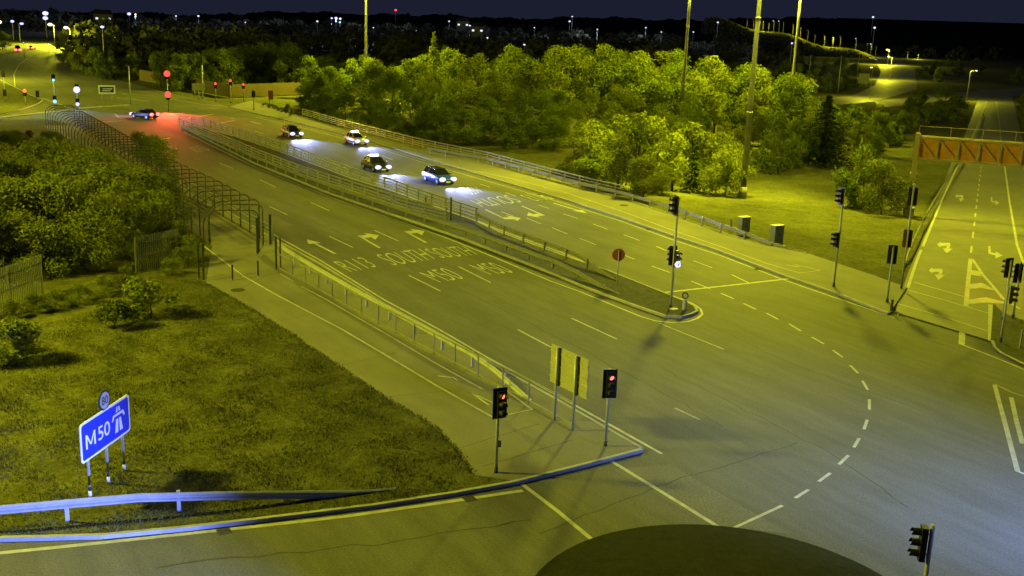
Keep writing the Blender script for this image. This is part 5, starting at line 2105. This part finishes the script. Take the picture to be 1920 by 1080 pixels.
# distant lights of the town, each on its own little post or wall
def far_light(px, py, D, label, m='white_lantern', r=0.8, group=None, power=0):
    p = at_d(px, py, D)
    g0 = -6
    root = empty('distant_lamp', (p.x, p.y, p.z - 7), 0, label, 'lamp', group)
    mb = MB()
    mb.tube([(0, 0, -6), (0, 0, 7)], 0.12, 6); mb.build('column', M['pole'], root)
    mb = MB()
    mb.ball((0, 0, 7), r, 10, (1, 1, 0.7)); mb.build('lantern', M[m], root)
    if power:
        lamp('POINT', (0, 0, 8.5), power, (0.62, 0.68, 1.0), root, 0.5)
for px, py, D, r, m, lb in (
        (242, 26, 900, 1.5, 'white_lantern', 'blue white town light above the dark trees at the far left'),
        (254, 27, 900, 0.7, 'lantern', 'faint yellow town light right of a blue white one'),
        (85, 25, 650, 1.6, 'white_lantern', 'white light in the pair stacked above the far road'),
        (85, 34, 640, 1.4, 'white_lantern', 'lower white light of the pair stacked above the far road'),
        (23, 40, 600, 0.9, 'white_lantern', 'small round white light at the far left'),
        (595, 40, 900, 0.9, 'window_lit', 'small dim town light left of a bright row'),
        (622, 34, 1000, 1.0, 'white_lantern', 'first white light of the bright short row on the dark hill'),
        (630, 34, 1000, 1.4, 'white_lantern', 'middle white light of the bright short row on the dark hill'),
        (638, 35, 1000, 1.2, 'white_lantern', 'last white light of the bright short row on the dark hill'),
        (637, 42, 900, 0.8, 'green_far', 'small greenish light under the bright short row'),
        (742, 19, 1300, 1.6, 'red_far', 'single red light on the skyline right of the mast'),
        (881, 48, 800, 0.7, 'window_lit', 'dim town light in the dark middle distance, left one'),
        (903, 58, 700, 0.6, 'window_lit', 'dim town light low in the dark middle distance'),
        (914, 71, 600, 0.6, 'window_lit', 'dim light just above the wood, left of centre'),
        (983, 84, 420, 0.5, 'white_lantern', 'single white light just above the wood near the centre'),
        (1068, 40, 900, 0.9, 'white_lantern', 'white town light below a dimmer one near the centre'),
        (1073, 31, 1000, 0.7, 'window_lit', 'dim town light on the skyline near the centre'),
        (700, 52, 800, 0.5, 'window_lit', 'tiny dim light right of the left mast'),
        (780, 57, 700, 0.5, 'window_lit', 'tiny dim light above the lone pointed conifer'),
        (842, 40, 900, 0.7, 'window_lit', 'tiny dim light left of the distant buildings'),
        (1002, 52, 800, 0.5, 'window_lit', 'tiny dim light between the centre lights'),
        (1120, 55, 900, 0.6, 'window_lit', 'tiny dim light above the round topped tree'),
        (1211, 52, 900, 0.7, 'white_lantern', 'small pinkish light left of the middle mast'),
        (1240, 60, 800, 0.5, 'window_lit', 'tiny dim light just left of the middle mast'),
        (1300, 60, 700, 0.5, 'window_lit', 'tiny dim light just right of the middle mast'),
        (330, 30, 900, 0.7, 'window_lit', 'tiny dim light on the left skyline'),
        (372, 30, 900, 0.9, 'window_lit', 'dim pale light on the skyline above the timber fence'),
        (460, 42, 800, 0.5, 'window_lit', 'tiny dim light over the narrow evergreen tips'),
        (1346, 42, 1000, 0.9, 'window_lit', 'dim pale light left of the lamp row on the hillside'),
        (1485, 81, 500, 0.5, 'white_lantern', 'small white light beside the thin mast'),
        (1637, 32, 800, 0.8, 'window_lit', 'pale light high on the right hillside'),
        (1640, 52, 700, 0.8, 'window_lit', 'pale light on the right hillside under another')):
    far_light(px, py, D, lb, m, r, power=260000 if m == 'white_lantern' and D > 500 and px > 150 else 0)

# pale distant buildings
def house(px, py, D, w, h, label):
    p = at_d(px, py, D)
    root = empty('distant_building', (p.x, p.y, p.z - h), math.atan2(-p.x, p.y), label, 'building')
    mb = MB()
    mb.box((0, 0, h / 2 - 4), (w, 8, h + 8)); mb.build('wall', M['wall_grey'], root)
    mb = MB()
    mb.prism([(-w / 2 - .3, -4.4), (w / 2 + .3, -4.4), (w / 2 + .3, 4.4), (-w / 2 - .3, 4.4)], h, h + 0.4)
    mb.add([(-w / 2, -4, h + .4), (w / 2, -4, h + .4), (w / 2, 4, h + .4), (-w / 2, 4, h + .4), (-w / 2 + 1, 0, h + 3), (w / 2 - 1, 0, h + 3)], [(0, 1, 5, 4), (2, 3, 4, 5), (1, 2, 5), (3, 0, 4)])
    mb.build('roof', M['dark_steel'], root)
    for k in range(3):
        mb = MB()
        mb.box((-w / 3 + k * w / 3, -4.03, h * 0.55), (1.6, 0.05, 1.2)); mb.build('window', M['window_lit'] if k != 1 else M['lens_off'], root)
house(193, 27, 800, 12, 6, 'pale distant building among dark trees at the upper left')
house(208, 68, 520, 7, 3.5, 'small pale distant building below the thin grey pole light')
house(868, 40, 900, 10, 6, 'distant building with lit windows left of centre')
house(895, 50, 800, 9, 6, 'distant building with lit windows above the wood')

# --- grass blades on the near lawn and verges
gb_ = MB()
rg = random.Random(11)
lawn_px = [(-30, 1004), (190, 1001), (350, 986), (480, 971), (700, 945), (850, 922), (925, 902), (886, 888), (856, 845), (815, 802), (717, 743), (636, 688), (548, 629), (458, 572), (386, 532), (330, 520), (200, 575), (-30, 640)]
lp = [at(x, y, 0.12) for x, y in lawn_px]
poly2 = [(p.x, p.y) for p in lp]
x0, x1 = min(p[0] for p in poly2), max(p[0] for p in poly2)
y0, y1 = min(p[1] for p in poly2), max(p[1] for p in poly2)
cnt = 0
while cnt < 60000:
    x, y = rg.uniform(x0, x1), rg.uniform(y0, y1)
    if not inside(poly2, x, y):
        continue
    cl_ = math.sin(x * 1.7 + 2 * math.sin(y * 0.9)) * math.sin(y * 1.3 + x * 0.4)
    if rg.random() > 0.6 + 0.4 * cl_:
        continue
    cnt += 1
    h_ = rg.uniform(0.03, 0.085) * (1.2 + 0.5 * cl_)
    a = rg.uniform(0, 2 * PI)
    w_ = 0.018
    lx, ly = rg.uniform(-.5, .5) * h_, rg.uniform(-.5, .5) * h_
    o = len(gb_.v)
    gb_.v += [(x - w_ * math.cos(a), y - w_ * math.sin(a), 0.12), (x + w_ * math.cos(a), y + w_ * math.sin(a), 0.12), (x + lx, y + ly, 0.125 + h_)]
    gb_.face([o, o + 1, o + 2])
# ragged edge over the path
for a, b in zip(lp[7:15], lp[8:15]):
    L = (b - a).length
    for i in range(int(L * 60)):
        q = a.lerp(b, rg.random()) + Vector((rg.gauss(0.03, 0.07), rg.gauss(0.03, 0.06), 0))
        h_ = rg.uniform(0.04, 0.12)
        ang = rg.uniform(0, 2 * PI)
        o = len(gb_.v)
        gb_.v += [(q.x - 0.02 * math.cos(ang), q.y - 0.02 * math.sin(ang), 0.12), (q.x + 0.02 * math.cos(ang), q.y + 0.02 * math.sin(ang), 0.12), (q.x + rg.uniform(-.06, .06), q.y + rg.uniform(-.06, .06), 0.12 + h_)]
        gb_.face([o, o + 1, o + 2])
go = gb_.build('lawn_grass', M['grass_blade'])
go['kind'] = 'stuff'
